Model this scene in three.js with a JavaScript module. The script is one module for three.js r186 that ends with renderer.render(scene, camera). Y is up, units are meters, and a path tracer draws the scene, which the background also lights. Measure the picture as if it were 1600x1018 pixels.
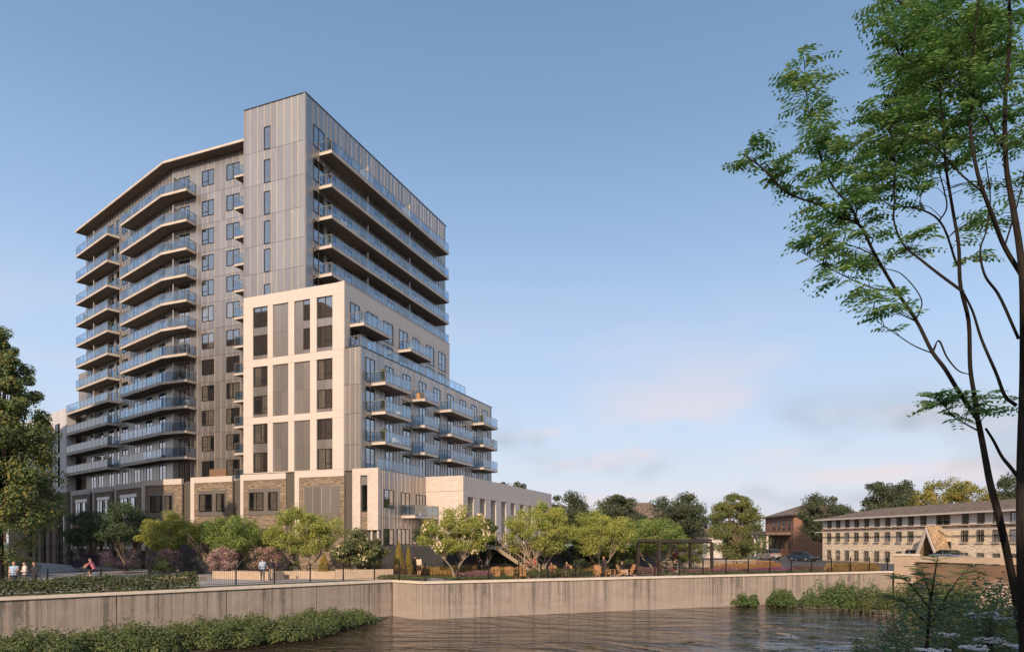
import * as THREE from 'three';
import { mergeGeometries, mergeVertices } from 'three/addons/utils/BufferGeometryUtils.js';
import { MarchingCubes } from 'three/addons/objects/MarchingCubes.js';

// ------------------------------------------------------------------ camera, sky, sun
const scene = new THREE.Scene();
const EYE = 3.0, FPX = 1050, YAW = Math.atan(415 / 1050);
const camera = new THREE.PerspectiveCamera(THREE.MathUtils.radToDeg(2 * Math.atan(509 / FPX)), 1600 / 1018, 0.1, 4000);
camera.position.set(0, EYE, 0);
camera.rotation.y = YAW;
camera.setViewOffset(1600, 1018, 0, -337, 1600, 1018);          // shift lens: the horizon lies low in the frame
const renderer = new THREE.WebGLRenderer({ antialias: true });
renderer.toneMapping = THREE.LinearToneMapping;
renderer.toneMappingExposure = 1.06;
renderer.shadowMap.enabled = true;

const SUN_EL = THREE.MathUtils.degToRad(25), SUN_X = 0.09;
const sunDir = new THREE.Vector3(SUN_X * Math.cos(SUN_EL), Math.sin(SUN_EL), Math.sqrt(1 - SUN_X * SUN_X) * Math.cos(SUN_EL)).normalize();
const sun = new THREE.DirectionalLight(new THREE.Color(1.0, 0.74, 0.53), 4.4);
sun.position.copy(sunDir).multiplyScalar(160).add(new THREE.Vector3(-30, 0, -60));
sun.target.position.set(-30, 0, -60);
sun.castShadow = true;
sun.shadow.mapSize.set(4096, 4096);
Object.assign(sun.shadow.camera, { left: -110, right: 110, top: 90, bottom: -90, near: 1, far: 400 });
scene.add(sun, sun.target);

function rng(seed) { let s = seed >>> 0; return () => { s = (s + 0x6d2b79f5) | 0; let t = Math.imul(s ^ (s >>> 15), 1 | s); t = (t + Math.imul(t ^ (t >>> 7), 61 | t)) ^ t; return ((t ^ (t >>> 14)) >>> 0) / 4294967296; }; }
function hash3(x, y, z) { let h = Math.imul(x, 374761393) ^ Math.imul(y, 668265263) ^ Math.imul(z, 1274126177); h = Math.imul(h ^ (h >>> 13), 1274126177); return ((h ^ (h >>> 16)) >>> 0) / 4294967296; }
function noise3(x, y, z) {
  const xi = Math.floor(x), yi = Math.floor(y), zi = Math.floor(z), f = (t) => t * t * (3 - 2 * t);
  const u = f(x - xi), v = f(y - yi), w = f(z - zi), L = (a, b, t) => a + (b - a) * t;
  return L(L(L(hash3(xi, yi, zi), hash3(xi + 1, yi, zi), u), L(hash3(xi, yi + 1, zi), hash3(xi + 1, yi + 1, zi), u), v),
    L(L(hash3(xi, yi, zi + 1), hash3(xi + 1, yi, zi + 1), u), L(hash3(xi, yi + 1, zi + 1), hash3(xi + 1, yi + 1, zi + 1), u), v), w);
}
function fbm(x, y, z, o = 5) { let a = 0.5, s = 0, n = 0; for (let i = 0; i < o; i++) { s += a * noise3(x, y, z); n += a; a *= 0.5; x *= 2.03; y *= 2.03; z *= 2.03; } return s / n; }
const smooth = (a, b, t) => { t = Math.min(1, Math.max(0, (t - a) / (b - a))); return t * t * (3 - 2 * t); };

{ // evening sky: a gradient of air with thin pink cloud near the horizon
  const W = 1024, H = 512, px = new Float32Array(W * H * 4);
  const stops = [[-90, .16, .14, .12], [-3, .30, .28, .27], [0, .66, .64, .70], [4, .70, .74, .82], [9, .575, .70, .875], [16, .44, .605, .85], [24, .31, .47, .715], [32, .215, .35, .565], [40, .167, .29, .485], [60, .12, .24, .45], [90, .09, .19, .39]];
  for (let j = 0; j < H; j++) for (let i = 0; i < W; i++) {
    const el = ((j + .5) / H - .5) * Math.PI, az = ((i + .5) / W - .5) * 2 * Math.PI;
    const d = [Math.cos(el) * Math.cos(az), Math.sin(el), Math.cos(el) * Math.sin(az)], e = el * 180 / Math.PI;
    let k = 0; while (k < stops.length - 2 && e > stops[k + 1][0]) k++;
    const a = stops[k], b = stops[k + 1], t = Math.min(1, Math.max(0, (e - a[0]) / (b[0] - a[0])));
    let c = [1, 2, 3].map((m) => a[m] + (b[m] - a[m]) * t);
    if (e > 0) {
      const h = Math.max(0.08, d[1] + 0.06), cx = d[0] / h, cz = d[2] / h;
      const n = fbm(cx * 0.85 + 7.3, 3.1, cz * 0.85 + 1.7, 6), band = Math.exp(-Math.pow((e - 7) / 8, 2));
      const pink = smooth(.50, .70, n) * band * .62;
      const tone = [.84, .70, .70];
      c = c.map((v, m) => v + (tone[m] - v) * pink);
      const n2 = fbm(d[0] * 5 + 3.3, e * .16 + 2, d[2] * 5 + 9.1, 6), bank = smooth(.50, .72, n2 + .26 * smooth(.95, .995, (d[0] * .27 - d[2] * .963) / Math.hypot(d[0], d[2])) - .03) * smooth(2, 4, e) * (1 - smooth(8, 13, e)) * .9;
      const grey = [.42, .47, .56];
      c = c.map((v, m) => v + (grey[m] - v) * bank);
      const s = Math.max(0, d[0] * sunDir.x + d[1] * sunDir.y + d[2] * sunDir.z), glow = s * s * .42 + Math.pow(s, 8) * .45 + Math.pow(s, 40) * .8;
      c = [c[0] + glow, c[1] + glow * .74, c[2] + glow * .45];
    }
    px.set([...c, 1], (j * W + i) * 4);
  }
  const sky = new THREE.DataTexture(px, W, H, THREE.RGBAFormat, THREE.FloatType);
  sky.mapping = THREE.EquirectangularReflectionMapping; sky.magFilter = sky.minFilter = THREE.LinearFilter; sky.wrapS = THREE.RepeatWrapping; sky.needsUpdate = true;
  scene.background = sky; scene.environment = sky;
}

// ------------------------------------------------------------------ helpers
const CY = Math.cos(YAW), SY = Math.sin(YAW);
function at(px, depth, y = 0) {                                   // the point on a sight line at a depth in metres, at height y
  const cx = (px - 800) / FPX; return new THREE.Vector3((cx * CY - SY) * depth, y, (-cx * SY - CY) * depth);
}
function at3(px, py, depth) { const p = at(px, depth); p.y = EYE + (846 - py) / FPX * depth; return p; }
const used = {};
function numbered(n) { const k = used[n] = (used[n] ?? -1) + 1; return k ? n + '_' + String(k).padStart(3, '0') : n; }
function shade(o) { o.traverse((m) => { if (m.isMesh) { m.castShadow = true; m.receiveShadow = true; } }); return o; }
function thing(name, label, category, pos = [0, 0, 0], turn = 0, group) {
  const o = new THREE.Group(); o.name = numbered(name); o.position.set(...(pos.isVector3 ? pos.toArray() : pos)); o.rotation.y = turn; scene.add(o);
  o.userData = { label, category }; if (group) o.userData.group = group; return o;
}
function tag(o, label, category, group, kind) { o.userData = { ...o.userData, label, category }; if (group) o.userData.group = group; if (kind) o.userData.kind = kind; return o; }
function obj(name, geos, mat, parent = scene) {
  const g = Array.isArray(geos) ? merge(geos) : geos, m = new THREE.Mesh(g, mat);
  m.name = parent === scene ? numbered(name) : name; m.castShadow = m.receiveShadow = true; parent.add(m); return m;
}
function structure(name, geos, mat, label) { const m = obj(name, geos, mat); m.userData = { kind: 'structure', label, category: name.replace(/_/g, ' ') }; return m; }
function dup(root, pos, turn, label, scale) { const r = root.clone(); r.name = numbered(root.name.replace(/_\d+$/, '')); r.userData = { ...root.userData, label }; r.position.set(...(pos.isVector3 ? pos.toArray() : pos)); r.rotation.y = turn; if (scale) r.scale.set(...scale); scene.add(r); return r; }
function merge(list) {
  const norm = list.map((g) => { let h = g.index ? g.toNonIndexed() : g; const any = list.some((q) => q.attributes.color); if (any && !h.attributes.color) h.setAttribute('color', new THREE.BufferAttribute(new Float32Array(h.attributes.position.count * 3).fill(1), 3)); return h; });
  return list.length === 1 ? list[0] : mergeGeometries(norm);
}
const boxes = new Map();
function box(w, h, d) {                                            // uv in metres
  const k = [w, h, d].map((v) => v.toFixed(3)).join();
  if (!boxes.has(k)) {
    const g = new THREE.BoxGeometry(w, h, d), uv = g.attributes.uv, dims = [[d, h], [d, h], [w, d], [w, d], [w, h], [w, h]];
    for (let f = 0; f < 6; f++) for (let i = 0; i < 4; i++) uv.setXY(f * 4 + i, uv.getX(f * 4 + i) * dims[f][0], uv.getY(f * 4 + i) * dims[f][1]);
    boxes.set(k, g);
  }
  return boxes.get(k);
}
const bx = (w, h, d, x = 0, y = 0, z = 0, ry = 0) => { const g = box(w, h, d).clone(); if (ry) g.rotateY(ry); return g.translate(x, y, z); };
function bar(a, b, w, d = w) {                                     // a square bar between two points
  const A = new THREE.Vector3(...a), B = new THREE.Vector3(...b), v = B.clone().sub(A), g = box(w, v.length(), d).clone();
  return g.applyQuaternion(new THREE.Quaternion().setFromUnitVectors(new THREE.Vector3(0, 1, 0), v.normalize())).translate(...A.add(B).multiplyScalar(.5).toArray());
}
function tube(pts, r0, r1, seg = 6, n) {                            // tapered tube through points
  const c = new THREE.CatmullRomCurve3(pts.map((p) => p.isVector3 ? p : new THREE.Vector3(...p))), N = n ?? Math.max(3, pts.length * 3), pos = [], uv = [], idx = [];
  const fr = c.computeFrenetFrames(N, false), L = c.getLength();
  for (let i = 0; i <= N; i++) {
    const t = i / N, p = c.getPoint(t), r = r0 + (r1 - r0) * t;
    for (let j = 0; j <= seg; j++) { const a = j / seg * Math.PI * 2, q = p.clone().addScaledVector(fr.normals[i], Math.cos(a) * r).addScaledVector(fr.binormals[i], Math.sin(a) * r); pos.push(q.x, q.y, q.z); uv.push(j / seg, t * L); }
  }
  for (let i = 0; i < N; i++) for (let j = 0; j < seg; j++) { const a = i * (seg + 1) + j, b = a + seg + 1; idx.push(a, b, a + 1, b, b + 1, a + 1); }
  const g = new THREE.BufferGeometry(); g.setAttribute('position', new THREE.Float32BufferAttribute(pos, 3)); g.setAttribute('uv', new THREE.Float32BufferAttribute(uv, 2)); g.setIndex(idx); g.computeVertexNormals(); return g;
}
function sheet(pts, y) {                                           // flat polygon on the ground, uv in metres
  const s = new THREE.Shape(pts.map((p) => new THREE.Vector2(p[0], -p[1]))), g = new THREE.ShapeGeometry(s); g.rotateX(-Math.PI / 2); g.translate(0, y, 0); return g;
}
function prism(pts, h) {                                           // polygon in (x, z) extruded from y = 0 up to h
  const s = new THREE.Shape(pts.map((p) => new THREE.Vector2(p[0], -p[1]))), g = new THREE.ExtrudeGeometry(s, { depth: h, bevelEnabled: false }); g.rotateX(-Math.PI / 2); return g;
}

// ------------------------------------------------------------------ materials
const std = (c, rough = .8, extra = {}) => new THREE.MeshStandardMaterial({ color: new THREE.Color(...c), roughness: rough, ...extra });
const phys = (c, rough, extra) => new THREE.MeshPhysicalMaterial({ color: new THREE.Color(...c), roughness: rough, ...extra });
function pixels(w, h, f, rx, ry, srgb = true) {                    // texture computed per pixel: f(i, j) -> [r, g, b] linear 0..1, covering rx by ry metres
  const a = new Uint8Array(w * h * 4), enc = (v) => { v = Math.min(1, Math.max(0, v)); return 255 * (srgb ? (v < .0031308 ? 12.92 * v : 1.055 * Math.pow(v, 1 / 2.4) - .055) : v); };
  for (let j = 0; j < h; j++) for (let i = 0; i < w; i++) { const c = f(i, j); a.set([enc(c[0]), enc(c[1]), enc(c[2]), 255], (j * w + i) * 4); }
  const t = new THREE.DataTexture(a, w, h); t.wrapS = t.wrapT = THREE.RepeatWrapping; t.magFilter = THREE.LinearFilter; t.minFilter = THREE.LinearMipmapLinearFilter; t.generateMipmaps = true;
  if (srgb) t.colorSpace = THREE.SRGBColorSpace; t.repeat.set(1 / rx, 1 / ry); t.needsUpdate = true; return t;
}
const tileN = (i, j, w, h, fx, fy, s, o = 4) => {                   // tiling noise
  const u = i / w * 2 * Math.PI, v = j / h * 2 * Math.PI; return fbm(Math.cos(u) * fx + s, Math.sin(u) * fx + Math.cos(v) * fy + s * 1.7, Math.sin(v) * fy + s * .3, o);
};
function courses(bw, bh, joint, base, vary, mortar, px = 512, size = 4) { // brick or stone courses
  const r = rng(Math.round(bw * 1000 + bh * 7000)), rows = Math.round(size / bh), cols = Math.round(size / bw), tint = [...Array(rows * cols)].map(() => [r(), r(), r()]);
  const off = [...Array(rows)].map(() => r()), f = (i, j) => {
    const y = j / px * rows, ry = Math.floor(y), x = (i / px * cols + off[ry]) % cols, cx = Math.floor(x), fx = (x - cx) * size / cols, fy = (y - ry) * size / rows;
    const inJoint = fx < joint || fy < joint, q = tint[ry * cols + cx], n = noise3(i * .35, j * .35, 4) - .5;
    return { inJoint, q, n };
  };
  return { color: pixels(px, px, (i, j) => { const { inJoint, q, n } = f(i, j); return inJoint ? mortar : base.map((b, k) => b * (1 + vary * (q[0] - .5) * 2 + vary * .35 * (q[1] - .5) * (k - 1) + n * .35)); }, size, size),
    bump: pixels(px, px, (i, j) => { const { inJoint, q, n } = f(i, j), v = inJoint ? 0 : .75 + q[2] * .2 + n * .1; return [v, v, v]; }, size, size, false) };
}
const M = {};
{
  const metal = (c, s) => std([1, 1, 1], .36, { metalness: .78, map: pixels(128, 128, (i, j) => { const n = tileN(i, j, 128, 128, 1.2, .5, s) - .5, m = noise3(i * .9, j * .05, s) - .5; return c.map((v) => v * (1 + n * .13 + m * .03)); }, 3, 4) });
  M.panelA = metal([.395, .378, .366], 1.1); M.panelB = metal([.365, .350, .340], 5.3); M.panelC = metal([.428, .408, .392], 9.2);
  M.core = std([.09, .08, .07], .8);
  const creamMap = (s, lines) => pixels(256, 256, (i, j) => { const n = tileN(i, j, 256, 256, 1, 1, s) - .5, g = (noise3(i, j, s) - .5) * .08, l = lines && (j % 16 < 1) ? -.16 : 0; return [.575, .522, .482].map((v) => v * (1 + n * .1 + g + l)); }, 4, 4);
  M.cream = std([1, 1, 1], .75, { map: creamMap(2.2, false) });
  M.creamBrick = std([1, 1, 1], .85, { map: creamMap(7.7, true) });
  { const b = courses(.25, .125, .014, [.62, .55, .49], .10, [.42, .37, .33], 512, 4); M.creamBrick = std([1, 1, 1], .85, { map: b.color, bumpMap: b.bump, bumpScale: .012 }); }
  M.slab = std([1, 1, 1], .8, { map: pixels(128, 128, (i, j) => { const n = tileN(i, j, 128, 128, 1.3, 1.3, 3.9) - .5; return [.52, .47, .42].map((v) => v * (1 + n * .25)); }, 5, 5) });
  { const b = courses(.5, .1, .012, [.235, .185, .135], .42, [.2, .17, .14], 512, 4); M.brick = std([1, 1, 1], .9, { map: b.color, bumpMap: b.bump, bumpScale: .015 }); }
  { const b = courses(.25, .085, .012, [.24, .115, .072], .3, [.35, .3, .25], 512, 4); M.redBrick = std([1, 1, 1], .9, { map: b.color, bumpMap: b.bump, bumpScale: .01 }); }
  { const b = courses(.24, .09, .012, [.40, .21, .12], .35, [.40, .33, .27], 512, 3); M.edgeBrick = std([1, 1, 1], .9, { map: b.color, bumpMap: b.bump, bumpScale: .01 }); }
  { const b = courses(.42, .19, .02, [.86, .71, .53], .24, [.62, .52, .41], 512, 6); M.stone = std([1, 1, 1], .95, { map: b.color, bumpMap: b.bump, bumpScale: .04 }); }
  { const b = courses(.35, .2, .02, [.20, .145, .105], .4, [.09, .07, .055], 512, 6); M.shingle = std([1, 1, 1], .95, { map: b.color, bumpMap: b.bump, bumpScale: .02 }); }
  M.darkStone = std([1, 1, 1], .85, { map: pixels(256, 256, (i, j) => { const n = tileN(i, j, 256, 256, 1, 1, 6.1) - .5, l = (j % 32 < 1) ? -.3 : 0; return [.034, .036, .041].map((v) => v * (1 + n * .6 + l)); }, 5, 5) });
  M.frame = std([.024, .022, .021], .45, { metalness: .3 });
  M.bronze = std([.055, .042, .032], .55, { metalness: .3 });
  M.black = std([.018, .017, .016], .5, { metalness: .3 });
  M.rail = std([.30, .27, .24], .4, { metalness: .5 });
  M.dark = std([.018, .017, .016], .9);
  M.paneHigh = M.paneLow = M.paneSide = phys([.90, .915, .93], .03, { transmission: 1, thickness: 0, ior: 2.333 });
  M.glass = phys([.74, .85, .94], .05, { transmission: 1, thickness: 0, ior: 1.95, side: THREE.DoubleSide });
  M.frosted = phys([.86, .85, .82], .35, { metalness: .05, transmission: .25, thickness: 0 });
  M.paneDark = phys([.02, .02, .022], .2, { specularIntensity: .5 });
  { const b = courses(.35, .2, .02, [.40, .29, .175], .35, [.16, .12, .085], 512, 6); M.tanShingle = std([1, 1, 1], .95, { map: b.color, bumpMap: b.bump, bumpScale: .02 }); }
  M.curtain = std([.50, .43, .33], .95);
  M.blind = std([.22, .19, .16], .9);
  M.rustScreen = std([.20, .125, .08], .8);
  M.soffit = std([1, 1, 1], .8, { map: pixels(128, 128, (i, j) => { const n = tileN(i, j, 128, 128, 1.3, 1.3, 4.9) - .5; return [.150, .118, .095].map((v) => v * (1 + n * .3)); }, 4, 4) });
  M.tanSteel = std([.30, .245, .165], .5, { metalness: .3 });
  M.wood = std([1, 1, 1], .7, { map: pixels(128, 128, (i, j) => { const n = noise3(i * .5, j * .04, 8); return [.52, .29, .135].map((v) => v * (.75 + n * .5)); }, 1, 1) });
  M.greyWood = std([.16, .12, .09], .8);
  M.pot = std([.30, .16, .09], .8); M.potWhite = std([.7, .68, .64], .6);
  M.tanPlanter = std([1, 1, 1], .85, { map: pixels(128, 128, (i, j) => { const n = tileN(i, j, 128, 128, 1.5, 1.5, 3.3) - .5; return [.46, .36, .27].map((v) => v * (1 + n * .3)); }, 3, 3) });
  M.whitePaint = std([.72, .70, .66], .6);
  M.asphalt = std([1, 1, 1], .9, { map: pixels(256, 256, (i, j) => { const n = tileN(i, j, 256, 256, 2, 2, 4.1) - .5, g = noise3(i, j, 2) - .5; return [.095, .09, .088].map((v) => v * (1 + n * .4 + g * .3)); }, 6, 6) });
  M.paving = std([1, 1, 1], .8, { map: pixels(256, 256, (i, j) => { const n = tileN(i, j, 256, 256, 2, 2, 8.1) - .5, l = (i % 64 < 1 || j % 64 < 1) ? -.3 : 0, t = hash3(i >> 6, j >> 6, 3) - .5; return [.36, .35, .34].map((v) => v * (1 + n * .2 + l + t * .14)); }, 4, 4) });
  M.lawn = std([1, 1, 1], .95, { map: pixels(256, 256, (i, j) => { const n = tileN(i, j, 256, 256, 2, 2, 5.5) - .5, g = noise3(i * 1.3, j * 1.3, 7) - .5; return [.075 + n * .03, .095 + n * .02, .03].map((v) => v * (1 + n * .5 + g * .7)); }, 5, 5) });
  // river wall: poured concrete with dark run-off stains
  const r = rng(77), streaks = [...Array(340)].map(() => ({ x: r() * 1024, w: .8 + r() * r() * 9, l: .2 + r() * .9, a: .10 + r() * .38, d: r() > .25 ? -1 : .5 })), cl = [...Array(8)].map(() => [r() * 1024, 50 + r() * 120]);
  const line = new Float32Array(1024 * 2);
  M.concrete = std([1, 1, 1], .88, { map: (() => {
    return pixels(1024, 256, (i, j) => {
      const n = tileN(i, j, 1024, 256, 3, 1.2, 2.4, 6) - .5, n2 = tileN(i, j, 1024, 256, 14, 5, 7.4, 3) - .5; let s = 0; const top = 1 - j / 256;
      let near = 0; for (const [cx, cw] of cl) { const d = Math.abs(i - cx); near = Math.max(near, 1 - Math.min(1, d / cw)); }
      for (const k of streaks) { const d = Math.abs(i + (noise3(j * .05, k.x, 1) - .5) * 3 - k.x); if (d < k.w && top < k.l) s += k.d * k.a * (1 - d / k.w) * (1 - top / k.l * .6) * (k.d < 0 ? .25 + near : 1); }
      return [.315, .270, .232].map((v, m) => v * (1 + n * .34 + n2 * .16 + Math.max(-.5, s) * (m === 0 ? 1 : .95)));
    }, 24, 3.4);
  })(), bumpMap: pixels(256, 256, (i, j) => { const v = tileN(i, j, 256, 256, 4, 4, 1.9, 5); return [v, v, v]; }, 5, 5, false), bumpScale: .01 });
  M.capStone = std([1, 1, 1], .8, { map: pixels(128, 128, (i, j) => { const n = tileN(i, j, 128, 128, 2, 2, 4.9) - .5; return [.62, .55, .46].map((v) => v * (1 + n * .3)); }, 3, 3) });
  M.bridge = std([1, 1, 1], .9, { map: pixels(512, 256, (i, j) => { const n = tileN(i, j, 512, 256, 3, 2, 5.4, 5) - .5, l = (j % 28 < 2) ? -.2 : 0, m = noise3(i * .02, (j / 28) | 0, 3) - .5; return [.185, .12, .08].map((v) => v * (1 + n * .5 + l + m * .35)); }, 12, 3.4) });
  const wave = (i, j, s) => tileN(i, j, 1024, 1024, 8, 20, s, 5) * (.2 + 1.5 * smooth(.38, .66, tileN(i, j, 1024, 1024, 1.6, 3.2, s + 9, 3))) + tileN(i, j, 1024, 1024, 2.2, 4.5, s + 5, 2) * .3;
  M.water = phys([.034, .024, .016], .05, { ior: 1.33, bumpMap: pixels(1024, 1024, (i, j) => { const v = wave(i, j, 1.3); return [v, v, v]; }, 22, 22, false), bumpScale: .17 });
  M.mud = std([.05, .045, .03], .95);
  M.bark = std([1, 1, 1], .95, { map: pixels(128, 256, (i, j) => { const n = tileN(i, j, 128, 256, 5, 1.5, 2.2, 5); return [.17, .13, .095].map((v) => v * (.5 + n)); }, 1, 2), bumpMap: pixels(128, 256, (i, j) => { const n = tileN(i, j, 128, 256, 5, 1.5, 2.2, 5); return [n, n, n]; }, 1, 2, false), bumpScale: .02 });
  M.darkBark = phys([1, 1, 1], 1, { specularIntensity: .15, map: pixels(128, 256, (i, j) => { const n = tileN(i, j, 128, 256, 5, 1.5, 3.2, 5); return [.030, .026, .022].map((v) => v * (.4 + n * 1.2)); }, 1, 2), bumpMap: pixels(128, 256, (i, j) => { const n = tileN(i, j, 128, 256, 5, 1.5, 3.2, 5); return [n, n, n]; }, 1, 2, false), bumpScale: .015 });
  M.paleBark = std([.34, .28, .21], .9);
  M.leaf = phys([1, 1, 1], .75, { vertexColors: true, side: THREE.DoubleSide, transmission: .42, thickness: 0 });
  M.ashLeaf = phys([1, 1, 1], .7, { vertexColors: true, side: THREE.DoubleSide, transmission: .5, thickness: 0 });
  M.petal = std([1, 1, 1], .8, { vertexColors: true, side: THREE.DoubleSide });
  M.skin = std([1, 1, 1], .75, { vertexColors: true });
}
const PANELS = [M.panelA, M.panelB, M.panelC].map((m) => { const q = m.clone(); q.vertexColors = true; return q; });
const dye = (g, c) => { const n = g.attributes.position.count, a = new Float32Array(n * 3); for (let i = 0; i < n; i++) a.set(c, i * 3); g.setAttribute('color', new THREE.BufferAttribute(a, 3)); return g; };

// ------------------------------------------------------------------ the setting: ground, river, walls, bridge
const WA = [-27.53, -44.64], WS = [-24.19, -43.36], WE = [10.69, -76.29], WL = [-52.1, 5.71];
const off = (p, q, d) => { const L = Math.hypot(q[0] - p[0], q[1] - p[1]), n = [-(q[1] - p[1]) / L, (q[0] - p[0]) / L]; return [p[0] + n[0] * d, p[1] + n[1] * d]; };
const BR = [.789, .614];                                           // direction of the road bridge
{
  const b2 = [WE[0] + BR[0] * 90, WE[1] + BR[1] * 90];
  const edge = [[WL[0], WL[1]], WA, WS, WE, b2];
  const inset = [[WL[0] - .4, WL[1] - .2], [WA[0] - .35, WA[1] - .3], [WS[0] - .1, WS[1] - .5], [WE[0] + .3, WE[1] - .45], [b2[0] + .3, b2[1] - .4]];
  structure('ground', sheet([...inset, [900, -40], [900, -1500], [-1500, -1500], [-1500, 60], [-60, 60]], -.02), M.lawn, 'planted ground around the buildings and the garden');
  structure('river', (() => { const g = new THREE.PlaneGeometry(420, 420, 1, 1); g.rotateX(-Math.PI / 2); g.translate(60, -2.7, -20); const uv = g.attributes.uv; for (let i = 0; i < uv.count; i++) uv.setXY(i, uv.getX(i) * 420, uv.getY(i) * 420); return g; })(), M.water, 'brown rippled river below the concrete wall');
  structure('paved_path', sheet([[-59, -2], [-41.5, -24], [-31.0, -44.2], [-27.9, -45.6], [-24.6, -44.6], [-22, -47], [-28, -50], [-36, -52], [-47, -47.0], [-58, -55], [-66, -53.5], [-80, -57.5], [-110, -70], [-120, -60], [-80, -30]], .002), M.paving, 'pale paved path along the left river wall');
  structure('garden_paving', sheet([[-18.5, -49.4], [-8.3, -59.2], [-5.5, -62.3], [-8.5, -65.5], [-14, -60.5], [-15.5, -57], [-19.5, -53.2]], .003), M.paving, 'pale paving between the garden chairs and the pergola');
  structure('car_park', sheet([[12, -77.6], [16, -82], [30, -80], [48, -52], [90, -20], [140, -60], [100, -190], [-60, -190], [-30, -118], [-8, -100], [0, -84]], .001), M.asphalt, 'asphalt car park in front of the stone building');
}
const FR = (x, z, a = 0) => ({ x, z, a, c: Math.cos(a), s: Math.sin(a) });
const along = (p, q) => FR(p[0], p[1], -Math.atan2(q[1] - p[1], q[0] - p[0]));
function place(o, f, u, y, d) { o.position.set(f.x + u * f.c + d * f.s, y, f.z - u * f.s + d * f.c); o.rotation.y = f.a; return o; }
const part = (B, name, geo, mat, f, u, y, d) => place(obj(name, geo, mat, B), f, u, y, d);
function point(f, u, y, d) { return new THREE.Vector3(f.x + u * f.c + d * f.s, y, f.z - u * f.s + d * f.c); }

{ // retaining wall: poured bays with joints, and a pale coping
  const W = thing('retaining_wall', 'stained concrete river wall with pale coping below the garden fence', 'wall');
  const run = (p, q, bay, dy) => {
    const f = along(p, q), L = Math.hypot(q[0] - p[0], q[1] - p[1]), n = Math.max(1, Math.round(L / bay)), w = L / n;
    for (let i = 0; i < n; i++) {
      const g = box(w - .05, 3.3, .5).clone(), uv = g.attributes.uv; for (let k = 0; k < uv.count; k++) uv.setXY(k, uv.getX(k) + f.x + i * w, uv.getY(k) + .1);
      part(W, 'concrete_bay', g, M.concrete, f, (i + .5) * w, -1.72, -.25 - (i % 2) * .006);
      part(W, 'coping', box(w - .006, .17, .62), M.capStone, f, (i + .5) * w, -.005 + dy, -.19);
    }
    part(W, 'footing', box(L, 3.2, .4), M.darkStone, f, L / 2, -1.8, -.32);
  };
  run(WL, WA, 6.1, 0); run(WA, WS, 3.6, .003); run(WS, WE, 6.0, .006);
}
{ // three runs of black steel fence
  const postG = merge([bx(.075, 1.32, .075, 0, .66, 0), bx(.1, .03, .1, 0, 1.335, 0), new THREE.SphereGeometry(.035, 8, 6).translate(0, 1.37, 0)]);
  const run = (p, q, label, step) => {
    const L = Math.hypot(q[0] - p[0], q[1] - p[1]), n = Math.max(1, Math.round(L / step)), w = L / n, F = thing('fence', label, 'fence', [p[0], .08, p[1]], -Math.atan2(q[1] - p[1], q[0] - p[0]), 'black steel fence runs along the river wall');
    for (let i = 0; i <= n; i++) obj('post', postG, M.black, F).position.set(i * w, 0, 0);
    for (let i = 0; i < n; i++) for (const y of [.12, 1.02, 1.18]) obj('rail', box(w - .08, .026, .03), M.black, F).position.set((i + .5) * w, y, 0);
    const pk = []; const m = Math.floor(L / .135); for (let i = 1; i < m; i++) pk.push(bx(.012, 1.12, .012, i * L / m, .65, 0));
    const P = obj('pickets', pk, M.black, F); P.userData.kind = 'stuff';
  };
  run([-50.5, -2.5], [-29.0, -44.4], 'black steel picket fence behind the long hedge', 2.55);
  run([-29.0, -44.4], [-24.3, -43.95], 'short black steel fence over the wall corner', 2.4);
  run([-24.3, -43.95], [10.3, -76.6], 'black steel picket fence along the sunlit garden wall', 2.45);
}
{ // road bridge on the right
  const f = FR(WE[0] + .35, WE[1] - .1, -Math.atan2(BR[1], BR[0]));
  const B = thing('road_bridge', 'brown concrete road bridge with thick parapet and pale end pillar', 'bridge');
  part(B, 'parapet', box(60, 2.5, .45), M.bridge, f, 30, -.32, -.22);
  part(B, 'coping', box(60, .55, .75), M.tanPlanter, f, 30.4, 1.32, -.12);
  part(B, 'end_pillar', box(1.9, 4.4, .95), M.tanPlanter, f, .95, -.55, -.1);
  part(B, 'pillar_cap', box(2.05, .2, 1.1), M.capStone, f, .95, 1.72, -.1);
  part(B, 'deck', box(60, .5, 9), M.darkStone, f, 30, -.55, -4.95);
  part(B, 'far_wall', box(60, 3.4, .4), M.darkStone, f, 30, -1.9, -9.4);
}

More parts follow.
